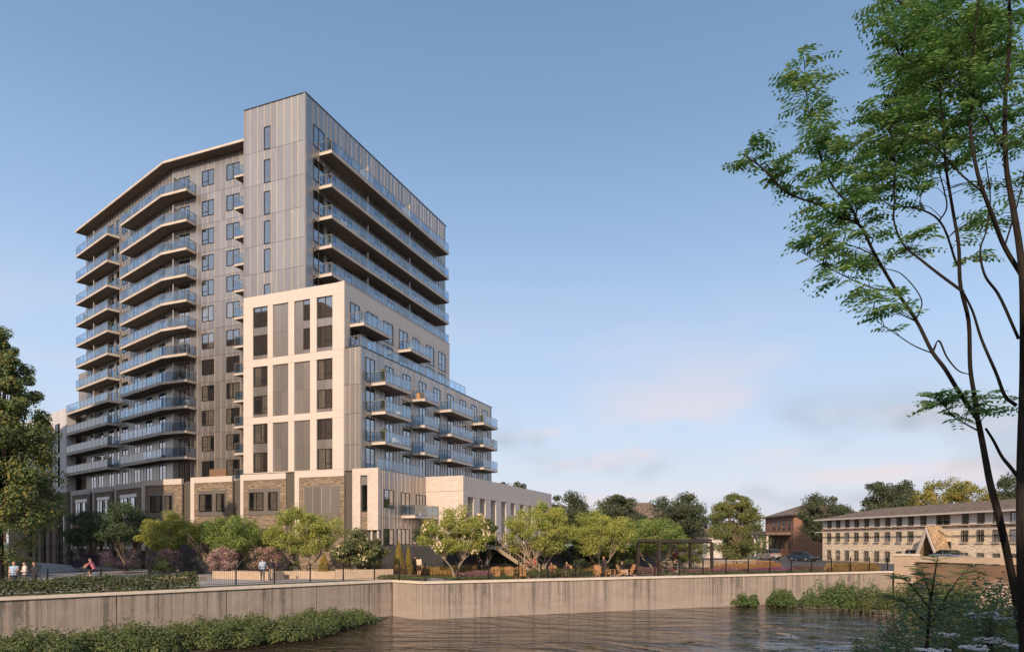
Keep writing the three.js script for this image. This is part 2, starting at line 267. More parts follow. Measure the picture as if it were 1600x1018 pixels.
// ------------------------------------------------------------------ the apartment building
const L = [43.72, 40.2, 36.92, 33.87, 30.95, 27.94, 24.75, 21.72, 18.7, 15.82, 12.84, 9.95];
const B = thing('apartment_building', 'tall stepped apartment building clad in taupe metal and cream panels', 'building');
B.userData.kind = 'thing';
const panelCache = new Map();
function panelG(w, h, rib, plain) {
  const k = [w, h, rib, plain ? 1 : 0].map((v) => (+v).toFixed(3)).join();
  if (!panelCache.has(k)) panelCache.set(k, rib ? merge([dye(bx(w - .03, h - .03, .05), [1, 1, 1]), dye(bx(.05, h - .03, .05, -w / 2 + .04, 0, .045), plain ? [1, .98, .95] : [1.95, 1.75, 1.5])]) : dye(bx(w - .014, h - .014, .06), [1, 1, 1]));
  return panelCache.get(k);
}
const pr = rng(5);
function win(f, u0, u1, y0, y1, d, o = {}) {
  const w = u1 - u0, h = y1 - y0, b = .055, cols = o.cols ?? 2, geos = [bx(w, b, .1, 0, h / 2 - b / 2, .05), bx(w, b, .1, 0, -h / 2 + b / 2, .05), bx(b, h - 2 * b, .1, -w / 2 + b / 2, 0, .05), bx(b, h - 2 * b, .1, w / 2 - b / 2, 0, .05), bx(w - .02, h - .02, .012, 0, 0, .008)];
  const cw = w / cols; for (let i = 1; i < cols; i++) geos.push(bx(.06, h - 2 * b, .09, -w / 2 + i * cw, 0, .05));
  const tr = o.transom ?? -1; if (tr >= 0) geos.push(bx(cw - .06, .045, .08, -w / 2 + (tr + .5) * cw, -h * .22, .05));
  const W = part(B, o.name ?? 'window', geos, o.frame ?? M.frame, f, (u0 + u1) / 2, (y0 + y1) / 2, d);
  for (let i = 0; i < cols; i++) { const p = obj('pane', [bx(cw - .07, h - 2 * b, .008), bx(cw - .07, h - 2 * b, .008, 0, 0, -.02)], o.pane ?? M.paneHigh, W); p.position.set(-w / 2 + (i + .5) * cw, 0, .055); }
  const q = pr(); if (o.curtain && q < o.curtain) {
    const g = [], n = 7, cwid = w * (.3 + pr() * .45), x0 = pr() < .5 ? -w / 2 + .07 : w / 2 - .07 - cwid; for (let i = 0; i < n; i++) g.push(bx(cwid / n * .72, h - .14, .014, x0 + (i + .5) * cwid / n, 0, .022 + (i % 2) * .008));
    obj('curtain', g, M.curtain, W);
  }
  return W;
}
function facade(f, us, ys, d, wins, o = {}) {
  const geos = [], mats = o.mats ?? PANELS;
  for (const w of wins) win(f, w[0], w[1], w[2], w[3], d, w[4] ?? {});
  for (let i = 0; i < us.length - 1; i++) for (let j = 0; j < ys.length - 1; j++) {
    const uc = (us[i] + us[i + 1]) / 2, w = us[i + 1] - us[i]; let spans = [[ys[j], ys[j + 1]]];
    for (const q of wins) if (q[0] - .02 < uc && uc < q[1] + .02) { const nx = []; for (const [a, b] of spans) { if (q[3] <= a || q[2] >= b) { nx.push([a, b]); continue; } if (q[2] > a) nx.push([a, q[2]]); if (q[3] < b) nx.push([q[3], b]); } spans = nx; }
    for (const [a, b] of spans) { if (b - a < .07) continue;
      const sep = o.separate === true || (typeof o.separate === 'function' && o.separate(i, j));
      if (sep) part(B, o.name ?? 'cladding_panel', panelG(w, b - a, !o.flat, o.plain), mats[Math.floor(pr() * mats.length)], f, uc, (a + b) / 2, d + .026);
      else geos.push(panelG(w, b - a, !o.flat, o.plain).clone().translate(uc, (a + b) / 2, d + .026)); }
  }
  if (geos.length) { const m = part(B, o.massName ?? 'cladding', geos, mats[0], f, 0, 0, 0); m.userData.kind = 'stuff'; }
}
const steps = (a, b, w) => { const n = Math.max(1, Math.round((b - a) / w)); return [...Array(n + 1)].map((_, i) => a + (b - a) * i / n); };
function rails(owner, poly, y, o = {}) {                            // glass guard along a polyline of [u, d], children of owner
  const bars = [], far = [];
  for (let s = 0; s < poly.length - 1; s++) {
    const [a, b] = [poly[s], poly[s + 1]], len = Math.hypot(b[0] - a[0], b[1] - a[1]), ang = -Math.atan2(b[1] - a[1], b[0] - a[0]), n = Math.max(1, Math.round(len / (o.bay ?? 1.3))), w = len / n;
    bars.push(bx(len + .04, .045, .05, len / 2, 1.1, 0).rotateY(ang).translate(a[0], y, a[1]), bx(len, .035, .03, len / 2, .09, 0).rotateY(ang).translate(a[0], y, a[1]));
    for (let i = 0; i <= n; i++) bars.push(bx(.04, 1.08, .045, i * w, .54, 0).rotateY(ang).translate(a[0], y, a[1]));
    for (let i = 0; i < n; i++) {
      const g = bx(w - .06, .93, .012, (i + .5) * w, .59, 0).rotateY(ang).translate(a[0], y, a[1]);
      if (o.single && i >= o.single) far.push(g); else obj('glass_panel', g, o.mat?.(s, i, n) ?? M.glass, owner);
    }
  }
  if (far.length) { const q = obj('glass_run', far, M.glass, owner); q.userData.kind = 'stuff'; }
  obj('railing', bars, M.rail, owner);
}
function slabG(poly, t) { const s = new THREE.Shape(poly.map((p) => new THREE.Vector2(p[0], -p[1]))), g = new THREE.ExtrudeGeometry(s, { depth: t, bevelEnabled: false }); g.rotateX(-Math.PI / 2); g.translate(0, -t, 0); return g; }
function balcony(f, poly, y, o = {}) {                              // outer edge as [u, d] from the wall round to the wall
  const S = part(B, 'balcony', slabG(poly.map(([u, d]) => [u, d]), o.t ?? .27), M.slab, f, 0, y, 0);
  const inset = poly.map(([u, d], i) => [u + (i === 0 || i === 1 ? .06 : i >= poly.length - 2 ? -.06 : 0), d <= .2 ? d : d - .06]);
  if (poly[0][0] > poly[poly.length - 1][0]) inset.forEach((p, i) => { p[0] = poly[i][0] * 2 - p[0]; });
  rails(S, inset, 0, o);
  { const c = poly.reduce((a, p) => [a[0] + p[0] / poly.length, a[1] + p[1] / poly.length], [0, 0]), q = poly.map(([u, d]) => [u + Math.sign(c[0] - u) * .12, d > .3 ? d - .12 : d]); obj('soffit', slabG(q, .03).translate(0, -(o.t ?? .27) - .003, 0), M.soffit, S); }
  for (const [u, d0, d1] of o.dividers ?? []) { obj('divider', merge([bx(.04, 2.0, d1 - d0 - .45, u, 1.0, (d0 + d1) / 2 - .2)]), M.panelB, S); obj('divider_post', bx(.07, 2.2, .07, u, 1.1, d1 - .36), M.cream, S); }
  return S;
}
{
  // cores behind the cladding
  const F0 = FR(0, 0, 0), mass = (x0, x1, z0, z1, y0, y1, m = M.core) => part(B, 'wall', box(x1 - x0, y1 - y0, z1 - z0), m, F0, (x0 + x1) / 2, (y0 + y1) / 2, (z0 + z1) / 2);
  mass(-52.7, -44.8, -86.9, -55.99, 0, 48.6);                       // shaft
  mass(-67.0, -52.7, -82, -59.69, 0, 47.45);                        // main slab
  mass(-51.9, -39.4, -77.6, -55.15, 0, 27.9);                       // cream block
  mass(-49, -37.55, -87.1, -55.25, 0, 21.85);                       // middle step
  // ---- taupe shaft, front and right side
  const shaftF = FR(0, -55.98, 0), shaftR = FR(-44.79, -55.98, Math.PI / 2), sy = [27.5, 31.18, 34.12, 37.2, 40.52, 43.98, 48.72];
  facade(shaftF, [-52.7, -51.9, -50.93, -50.05, -49.18, -48.41, -47.47, -46.49, -45.71, -44.79], sy, 0, sy.slice(0, 6).map((y, j) => [-50.05, -49.18, y + .02, (j === 5 ? 46.4 : y + 2.43), { cols: 1 }]), { separate: true });
  part(B, 'corner_trim', box(.16, 21.2, .14), M.panelC, shaftF, -44.83, 38.12, .06); part(B, 'corner_trim', box(.14, 21.2, .12), M.panelC, shaftF, -52.66, 38.12, .06);
  part(B, 'parapet_cap', box(8.1, .09, .3), M.frame, shaftF, -48.75, 48.77, -.05); part(B, 'parapet_cap', box(31.2, .09, .3), M.frame, shaftR, 15.6, 48.765, -.05);
  const su = [0, 1.18, 2.0, 2.92, 3.53, 4.11, 5.01, 5.9, 6.49, 7.14, 7.91, 8.88]; { const rep = [.81, .6, .7, .95, .6, .58, .9, .75, .62, .9]; let k = 0, u = 8.88; while (u < 30.2) { u += rep[k++ % rep.length]; su.push(Math.min(u, 30.98)); } if (su[su.length - 1] < 30.9) su.push(30.98); }
  const sw = []; sy.slice(0, 6).forEach((y, j) => { const base = [28.0, ...L.slice(0, 5).reverse()][j]; sw.push([1.18, 2.92, base + .35, base + 2.55, { transom: 1, pane: M.paneSide }]); for (const k of [4, 8, 12, 16, 20, 24, 28, 32]) if (su[k + 2] && su[k + 2] < 30.5) sw.push([su[k], su[k + 2], base + .06, base + 2.4, { name: 'balcony_door', pane: M.paneSide }]); });
  facade(shaftR, su, sy, 0, sw, { plain: true, separate: (i, j) => j === 5 || i < 3 });
  for (const y of L.slice(0, 5)) balcony(shaftR, [[2.06, .12], [2.06, 1.7], [28.87, 1.7], [28.87, .12]], y, { single: 9, t: .3, dividers: [[9.4, .15, 1.6], [18.8, .15, 1.6]] });
  // ---- main face between shaft and bend, and the angled wing
  const mainF = FR(0, -59.68, 0), my = [9.9, ...L.slice(0, 11).reverse().map((y) => y - .25), 47.46];
  const mw = []; for (const y of L) { const low = y < 30; mw.push([-62.48, -60.62, y + .66, y + 2.44, { transom: 0, pane: low ? M.paneLow : M.paneHigh, curtain: low ? .7 : 0 }], [-58.78, -56.85, y + .66, y + 2.44, { pane: low ? M.paneLow : M.paneHigh, curtain: low ? .7 : 0 }], [-66.1, -64.3, y + .06, y + 2.35, { name: 'balcony_door', pane: low ? M.paneLow : M.paneHigh, curtain: low ? .6 : 0 }]); }
  facade(mainF, [-67.07, -66.1, -65.2, -64.3, -63.23, -62.5, -61.6, -60.6, -59.65, -58.81, -57.87, -56.82, -55.9, -54.9, -53.8, -52.75], my, 0, mw, { separate: (i) => i >= 4 && i < 12 });
  const wingF = FR(-67.07, -59.7, -17.5 * Math.PI / 180);
  part(B, 'wall', box(27.4, 47.45, 14), M.core, wingF, -13.7, 23.73, -7.02);
  part(B, 'wall', box(6, 28.1, 13), M.core, wingF, -29.0, 14.05, -7.6);
  const wu = steps(-27.4, 0, .92), ww = []; for (const y of L) { const low = y < 30; for (const k of [2, 5, 9, 14, 18, 22, 26]) ww.push([wu[k], wu[k + 2], y + .06, y + 2.35, { name: 'balcony_door', pane: low ? M.paneLow : M.paneHigh, curtain: low ? .3 : 0 }]); ww.push([wu[12] , wu[13], y + .7, y + 2.4, { cols: 1, pane: M.paneHigh }]); }
  facade(wingF, wu, my, 0, ww);
  facade(FR(wingF.x, wingF.z, wingF.a), steps(-32, -27.4, .6), [9.9, 21.5, 24.5, 28.1], -.55, []);
  const O = (u) => u, D = 1.5;                                      // outer line of the balconies
  L.slice(0, 11).forEach((y, i) => {
    // the bent balcony, written in the frame of the main face; its left leg runs along the wing
    const leg = (t, d) => { const p = point(wingF, -t, 0, d); return [p.x, p.z + 59.68]; };
    const wallEnd = leg(11.6, .12), outEnd = leg(11.6, D);
    balcony(mainF, [wallEnd, outEnd, [-67.3, 1.5], [-63.36, 1.5], [-63.36, .12], [-67.0, .12]], y, { bay: 1.25, dividers: [[-65.9, .15, 1.4]], mat: (s, k, n) => (i === 10 && s === 1 && k < n - 4 ? M.frosted : null), skipLast: true });
    // the straight balcony on the wing; the lower four run on to the side block
    const end = i >= 7 ? -30.6 : -26.7;
    balcony(wingF, [[end, .12], [end, D + .15], [-15.4, D + .15], [-15.4, .12]], y, { bay: 1.35, dividers: [[-21.5, .15, 1.5]], mat: (s, k) => (i >= 8 && s === 1 && k < (i === 8 ? 10 : 12) ? M.frosted : null) });
  });
  for (const y of L) balcony(mainF, [[-56.35, .12], [-56.35, 1.43], [-52.78, 1.43], [-52.78, .12]], y, { bay: 1.2, t: .2 });
  // roof slab with deep eave, bent with the plan
  const rp = [[-52.6, -58.38], [-67.27, -58.38]]; { const e = point(wingF, -27.9, 0, 1.35), k = point(wingF, -27.9, 0, -10); rp.push([e.x, e.z], [k.x, k.z]); } rp.push([-66, -74], [-52.6, -74]);
  { const m = obj('roof', prism(rp, .26), M.slab, B); m.position.y = 47.46; }
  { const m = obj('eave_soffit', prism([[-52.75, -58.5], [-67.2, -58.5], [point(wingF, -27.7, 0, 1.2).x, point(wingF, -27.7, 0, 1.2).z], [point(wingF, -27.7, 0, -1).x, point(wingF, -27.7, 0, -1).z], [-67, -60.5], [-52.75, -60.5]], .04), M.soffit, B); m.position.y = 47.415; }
  { const m = obj('roof_edge', prism([[-52.7, -59.2], [-65.5, -59.2], [-65.5, -60], [-52.7, -60]], .5), M.frame, B); m.position.y = 47.73; }
  part(B, 'canopy', box(3.2, .35, 5), M.slab, wingF, -27.6, 45.4, -3.4);
  // ---- cream block: piers, bands, taupe infill and windows
  const cF = FR(0, -54.97, 0), P = (x0, x1, y0, y1, d = 0, m = M.cream, n = 'cream_panel') => part(B, n, box(x1 - x0 - .012, y1 - y0 - .012, .2), m, cF, (x0 + x1) / 2, (y0 + y1) / 2, d - .1);
  const groups = [[21.85, 27.25], [15.85, 21.08], [10.15, 15.17]], piers = [[-51.92, -50.65], [-48.75, -48.07], [-46.12, -45.37], [-43.42, -42.62], [-40.73, -39.39]];
  const bands = [[27.25, 28.42], [21.08, 21.85], [15.17, 15.85], [10.055, 10.15]];
  for (const [a, b] of bands) for (const [x0, x1] of [[-51.92, -45.75], [-45.75, -39.39]]) P(x0, x1, a, b, .0);
  for (const [a, b] of groups) for (const [x0, x1] of piers) P(x0, x1, a, b, .003);
  const wr = [[25.2, 27.25], [22.31, 24.36], [19.07, 21.08], [16.22, 18.08], [13.16, 15.17], [10.2, 12.21]];
  groups.forEach(([a, b], g) => {
    const w2 = wr.slice(g * 2, g * 2 + 2).reverse(), pane = g === 0 ? M.paneHigh : M.paneLow, cur = g === 0 ? .0 : .85, mid = (a + b) / 2 - .15;
    facade(cF, [-50.65, -49.7, -48.75], [a, b], -.2, w2.map(([p, q]) => [-50.62, -48.78, p, q, { pane, curtain: cur, transom: 1 }]), { separate: true, flat: true });
    facade(cF, [-42.62, -41.68, -40.73], [a, b], -.2, w2.map(([p, q]) => [-42.59, -40.76, p, q, { pane, curtain: cur, transom: 1 }]), { separate: true, flat: true });
    facade(cF, [-48.07, -47.1, -46.12], [a, mid, b], -.2, [], { separate: true, flat: true });
    facade(cF, [-45.37, -44.35, -43.42], [a, mid, b], -.2, g === 0 ? w2.map(([p, q]) => [-44.33, -43.45, p, q, { pane, cols: 1 }]) : [], { separate: true, flat: true });
  });
  const cR = FR(-39.39, -54.97, Math.PI / 2), cu = [0, .94, 2.58, 3.83, 5.85, 6.97, 8.9, 10.17, 12.05, 13.21, 14.7, 16.41, 18.35, 19.52, 21.42, 22.62], cwn = [];
  for (let k = 1; k < 15; k += 2) for (const y of [24.5, 21.9]) cwn.push([cu[k] + .05, cu[k + 1] - .05, y + .06, y + 2.25, { name: 'balcony_door', pane: M.paneSide, transom: 0 }]);
  facade(cR, cu, [21.8, 24.6, 27.0, 28.42], 0, cwn, { flat: true, separate: true, mats: [M.cream], name: 'cream_panel' });
  part(B, 'parapet_cap', box(22.8, .08, .35), M.slab, cR, 11.4, 28.46, -.1);
  balcony(cR, [[.84, .1], [.84, 1.75], [5.87, 1.75], [5.87, .1]], 24.45, { bay: 1.0 });
  balcony(cR, [[9.9, .1], [9.9, 1.75], [14.8, 1.75], [14.8, .1]], 24.3, { bay: 1.0 });
  { const S = part(B, 'parapet_cap', box(22, .08, .3), M.slab, cR, 11.3, 28.55, -.75); }
  // ---- middle step
  const gF = FR(0, -55.12, 0), gR = FR(-37.54, -55.12, Math.PI / 2), gy = [9.9, 12.45, 15.45, 18.3, 21.9];
  facade(gF, [-39.38, -38.77, -38.15, -37.54], gy, 0, [], { separate: true });
  part(B, 'corner_trim', box(.16, 12, .14), M.panelC, gF, -37.58, 15.9, .06);
  const gu = [0, .75]; { const rep = [.78, .78, .55, .62, .78]; let k = 0, u = .75; while (u < 31.3) { u += rep[k++ % 5]; gu.push(Math.min(u, 31.99)); } }
  const gw = []; for (const y of [18.7, 15.82, 12.84, 9.95]) for (let k = 1; k + 2 < gu.length; k += 5) { gw.push([gu[k], gu[k + 2], y + .06, y + 2.4, { name: 'balcony_door', pane: M.paneSide }]); }
  facade(gR, gu, gy, 0, gw, { plain: true, separate: (i, j) => j === 3 && i < 40 });
  part(B, 'parapet_cap', box(32.1, .08, .3), M.frame, gR, 16, 21.94, -.06); part(B, 'parapet_cap', box(1.9, .08, .3), M.frame, gF, -38.46, 21.945, -.06);
  for (const y of [18.72, 15.83, 12.85]) for (const [a, b] of [[1.7, 6.7], [9.65, 12.75], [16.1, 22.2], [25.5, 30.2]]) balcony(gR, [[a, .1], [a, 1.7], [b, 1.7], [b, .1]], y - (a > 9 ? .08 : 0), { bay: 1.05 });
  rails(part(B, 'roof_guard', box(24, .04, .08), M.rail, gR, 12, 21.99, -.3), [[-12, 0], [12, 0]], 0, { bay: 1.5, single: 8 });
  rails(part(B, 'roof_guard', box(1.5, .04, .08), M.rail, gF, -38.5, 21.99, -.3), [[-.75, 0], [.75, 0]], 0, { bay: .75 });
  // ---- podium in front: cream frames round brick bays
  mass(-64.5, -35.46, -80, -55.35, 0, 9.5); part(B, 'wall', box(46, 9.4, 10), M.core, FR(-66.74, -54.97, -17.5 * Math.PI / 180), -23, 4.7, -5.4);
  const bay = (f, u0, u1, leg, low, wn, o = {}) => {                // frame leg on the left, head above, brick inside, windows [uFrom, uTo, cols]
    const top = o.top ?? 10.0, head = .62, m = o.mat ?? M.cream;
    part(B, 'bay_frame', merge([bx(leg, top - 2.0, .32, -(u1 - u0) / 2 + leg / 2, 0, 0), bx(u1 - u0 - leg, head, .32, leg / 2, (top - 2.0) / 2 - head / 2, 0)]), m, f, (u0 + u1) / 2, (top + 2.0) / 2, -.16);
    const bw = u1 - u0 - leg;
    part(B, 'brick_panel', merge([bx(bw, top - head, .2, 0, (top - head) / 2, 0)]), o.brick ?? M.brick, f, (u0 + leg + u1) / 2, 0, -.18);
    for (const [a, b, rowsY] of wn) {
      part(B, 'window_surround', box(b - a + .5, 2.75, .05), M.panelC, f, (a + b) / 2, 7.12, -.06);
      for (const y of [6.25]) { if (b - a > 2.4) { win(f, a, a + (b - a) * .5, y, y + 1.85, -.034, { pane: o.pane ?? M.paneLow, curtain: .9 }); win(f, a + (b - a) * .68, b, y, y + 1.85, -.034, { cols: 1, pane: o.pane ?? M.paneLow, curtain: .9 }); } else win(f, a, b, y, y + 1.85, -.034, { pane: o.pane ?? M.paneLow, curtain: .8 }); }
      part(B, 'window_surround', box(b - a + .4, 2.3, .05), M.panelC, f, (a + b) / 2, 3.3, -.06); win(f, a, b, 2.4, 4.3, -.034, { cols: 3, pane: M.paneLow, curtain: .6 });
    }
  };
  const notch = (f, u0, u1) => { part(B, 'notch_panel', box(u1 - u0, 1.5, .1), M.panelB, f, (u0 + u1) / 2, 8.85, -.62); part(B, 'notch_panel', box(u1 - u0, 1.0, .1), M.panelB, f, (u0 + u1) / 2, 5.7, -.62); part(B, 'notch_panel', box(u1 - u0, 2.4, .1), M.brick, f, (u0 + u1) / 2, 1.2, -.62); win(f, u0 + .08, u1 - .1, 6.25, 8.08, -.66, { cols: 1, pane: M.paneLow, curtain: .8 }); win(f, u0 + .08, u1 - .1, 2.45, 5.1, -.66, { cols: 1, pane: M.paneLow }); };
  bay(cF, -45.33, -39.39, .55, 0, [], { top: 10.05 });
  part(B, 'window_surround', box(4.4, 2.9, .05), M.panelC, cF, -42.1, 7.1, -.06); for (let i = 0; i < 4; i++) part(B, 'cladding_panel', panelG(1.02, 2.65, true), PANELS[i % 3], cF, -43.7 + i * 1.07, 7.1, -.02);
  part(B, 'window_surround', box(4.4, 1.4, .05), M.panelB, cF, -42.1, 4.85, -.06);
  notch(cF, -46.45, -45.33); bay(cF, -52.35, -46.45, .42, 0, [[-51.1, -47.5]]);
  notch(cF, -53.47, -52.35); bay(cF, -59.28, -53.47, .55, 0, [[-58.0, -54.5]], { top: 9.95 });
  notch(cF, -60.58, -59.28); bay(cF, -66.6, -60.58, .5, 0, [[-65.2, -62.0]], { top: 9.9 });
  // strip and cream brick pier next to the metal side
  for (const [y0, y1, m] of [[9.05, 9.6, M.panelB], [7.7, 9.05, M.brick], [5.4, 7.7, M.panelC], [4.6, 5.4, M.brick], [0, 4.6, M.brick]]) part(B, 'strip_panel', box(.98, y1 - y0 - .02, .12), m, cF, -38.88, (y0 + y1) / 2, -.35);
  part(B, 'brick_pier', merge([bx(.92, 5.95, .5, -1.0, 7.1, 0), bx(1.2, 5.95, .5, .86, 7.1, 0), bx(.8, .68, .5, -.14, 9.735, 0)]), M.creamBrick, cF, -36.9, 0, -.17);
  part(B, 'notch_panel', box(.86, .9, .1), M.panelB, cF, -37.04, 8.94, -.2); part(B, 'notch_panel', box(.86, 1.8, .1), M.brick, cF, -37.04, 5.0, -.2); win(cF, -37.4, -36.65, 5.95, 8.45, -.2, { cols: 1, pane: M.paneLow });
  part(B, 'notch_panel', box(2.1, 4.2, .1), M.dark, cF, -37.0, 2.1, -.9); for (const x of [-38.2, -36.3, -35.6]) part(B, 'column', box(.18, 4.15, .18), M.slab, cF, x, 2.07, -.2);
  const pR = FR(-35.44, -54.97, Math.PI / 2), pu = [0.5, .89, 1.79, 2.63, 3.29, 4.06, 4.9, 5.75, 6.37, 7.11, 8.07, 9.1];
  facade(pR, pu, [2.65, 5.35, 9.9], 0, [[.89, 2.63, 6.3, 8.06, { pane: M.paneSide, transom: 1 }], [4.06, 5.75, 5.7, 8.0, { pane: M.paneLow, name: 'balcony_door', curtain: 1 }], [7.11, 9.1, 5.7, 8.0, { pane: M.paneLow, cols: 3, curtain: 1 }], [.89, 2.63, 2.7, 4.24, { pane: M.paneLow, curtain: 1 }], [3.29, 5.75, 2.7, 4.3, { pane: M.paneLow, cols: 3 }], [6.37, 9.1, 2.7, 4.3, { pane: M.paneLow, cols: 3 }]], { separate: true });
  balcony(pR, [[4.06, .1], [4.06, 1.68], [9.1, 1.68]].concat([[9.1, .1]]), 5.65, { bay: 1.2 });
  rails(part(B, 'roof_guard', box(9, .04, .08), M.rail, pR, 4.6, 9.95, -.25), [[-4.5, 0], [4.5, 0]], 0, { bay: 1.3 });
  // wing side of the podium
  const wP = FR(-66.74, -54.97, -17.5 * Math.PI / 180);
  bay(wP, -7.33, -.2, .45, 0, [[-5.6, -1.4]], { top: 9.75, pane: M.paneHigh }); notch(wP, -8.28, -7.33); bay(wP, -14.2, -8.28, .45, 0, [[-12.6, -9.2]], { top: 9.72, pane: M.paneHigh }); notch(wP, -15.5, -14.2); bay(wP, -21.7, -15.5, .45, 0, [[-20.0, -16.4]], { top: 9.7, pane: M.paneHigh });
  // ---- grey side block with tall slot windows, left of the wing, and brick entrance below it
  const sB = FR(-67.3, -58.2, -17.5 * Math.PI / 180), sl = [];
  part(B, 'wall', box(26, 22.5, 12), M.core, sB, -44.1, 11.25, -6.1);
  const sm = [-31, -32.3, -33.6, -35.6, -36.9, -38.9, -40.2, -42.2, -43.5, -45.5, -46.8, -48.8, -50.1, -52.1, -53.4, -56].reverse();
  const greyMats = [std([.56, .57, .60], .6), std([.52, .53, .56], .6)];
  for (let k = 2; k < sm.length - 2; k += 2) for (const y of [11.2, 16.2]) sl.push([sm[k], sm[k] + 1.2, y, y + 4.4, { cols: 2, pane: M.paneHigh }]);
  facade(sB, sm, [9.7, 16, 22.55], 0, sl, { flat: true, mats: greyMats, separate: true });
  facade(FR(point(sB, -31, 0, 0).x, point(sB, -31, 0, 0).z, sB.a + Math.PI / 2), [0, 1.2], [9.7, 16, 22.55], 0, [], { flat: true, mats: greyMats, separate: true });
  const eb = []; for (const u of [-23, -27.5, -30, -33.5, -36, -39.5]) { eb.push(u); part(B, 'brick_pier', box(1.1, 9.6, .5), M.brick, wP, u, 4.8, -.05); }
  part(B, 'brick_panel', box(20, 3.0, .3), M.brick, wP, -31.8, 8.2, -.25);
  for (let i = 0; i < 5; i++) win(wP, eb[i + 1] + .6, eb[i] - .6, .1, 6.6, -.35, { cols: 3, pane: M.paneLow, curtain: .2 });
  part(B, 'brick_panel', box(9, 9.6, .3), M.brick, wP, -44.6, 4.8, -.2);
  // ---- garden pavilion
  const vF = FR(0, -64.13, 0), vR = FR(-30.87, -64.13, Math.PI / 2);
  mass(-35.4, -32.7, -93.5, -64.35, 0, 9.6, M.dark);
  part(B, 'brick_panel', box(4.55, 1.6, .4), M.creamBrick, vF, -33.16, 9.2, -.2); part(B, 'brick_panel', box(4.55, 6.35, .4), M.creamBrick, vF, -33.16, 5.2, -.204);
  part(B, 'fascia', box(29.4, 2.15, 1.9), M.creamBrick, vR, 15.11, 8.915, -.96);
  part(B, 'roof', box(4.2, .3, 29), M.slab, FR(0, 0, 0), -33.0, 9.6, -79);
  const op = [1.06, 4.25, 7.35, 10.52, 13.59, 16.78, 19.96, 22.96, 26.17], oe = [2.62, 5.81, 8.92, 12.03, 15.11, 18.34, 21.44, 24.54, 27.63];
  for (let i = 0; i <= 9; i++) { const a = i ? oe[i - 1] : .42, b = i < 9 ? op[i] : 29.8; part(B, 'fin', box(b - a, 5.15, 1.4), M.creamBrick, vR, (a + b) / 2, 5.25, -.71); }
  for (let i = 0; i < 9; i++) { part(B, 'spandrel', box(oe[i] - op[i], .45, .3), M.cream, vR, (oe[i] + op[i]) / 2, 5.95, -.9); win(vR, op[i], oe[i], 6.18, 7.84, -1.7, { cols: 2, pane: M.paneDark }); win(vR, op[i], oe[i], 2.7, 5.72, -1.7, { cols: 2, pane: M.paneDark }); }
  const screen = part(B, 'privacy_screen', box(2.4, .95, .06), M.rustScreen, cF, -57.6, 10.55, -2.2);
}
// ---- the terrace that the podium and pavilion stand on
{
  const T = thing('terrace_plinth', 'dark charcoal stone plinth below the garden pavilion terrace', 'wall');
  obj('plinth', prism([[-35.3, -54.9], [-19.5, -54.9], [-13, -64], [-13, -98], [-36, -98], [-36, -55.3]], 2.62), M.darkStone, T);
  obj('terrace_paving', sheet([[-35.2, -55], [-19.6, -55], [-13.2, -64], [-13.2, -98], [-35.2, -98]], 2.626), M.paving, T);
}

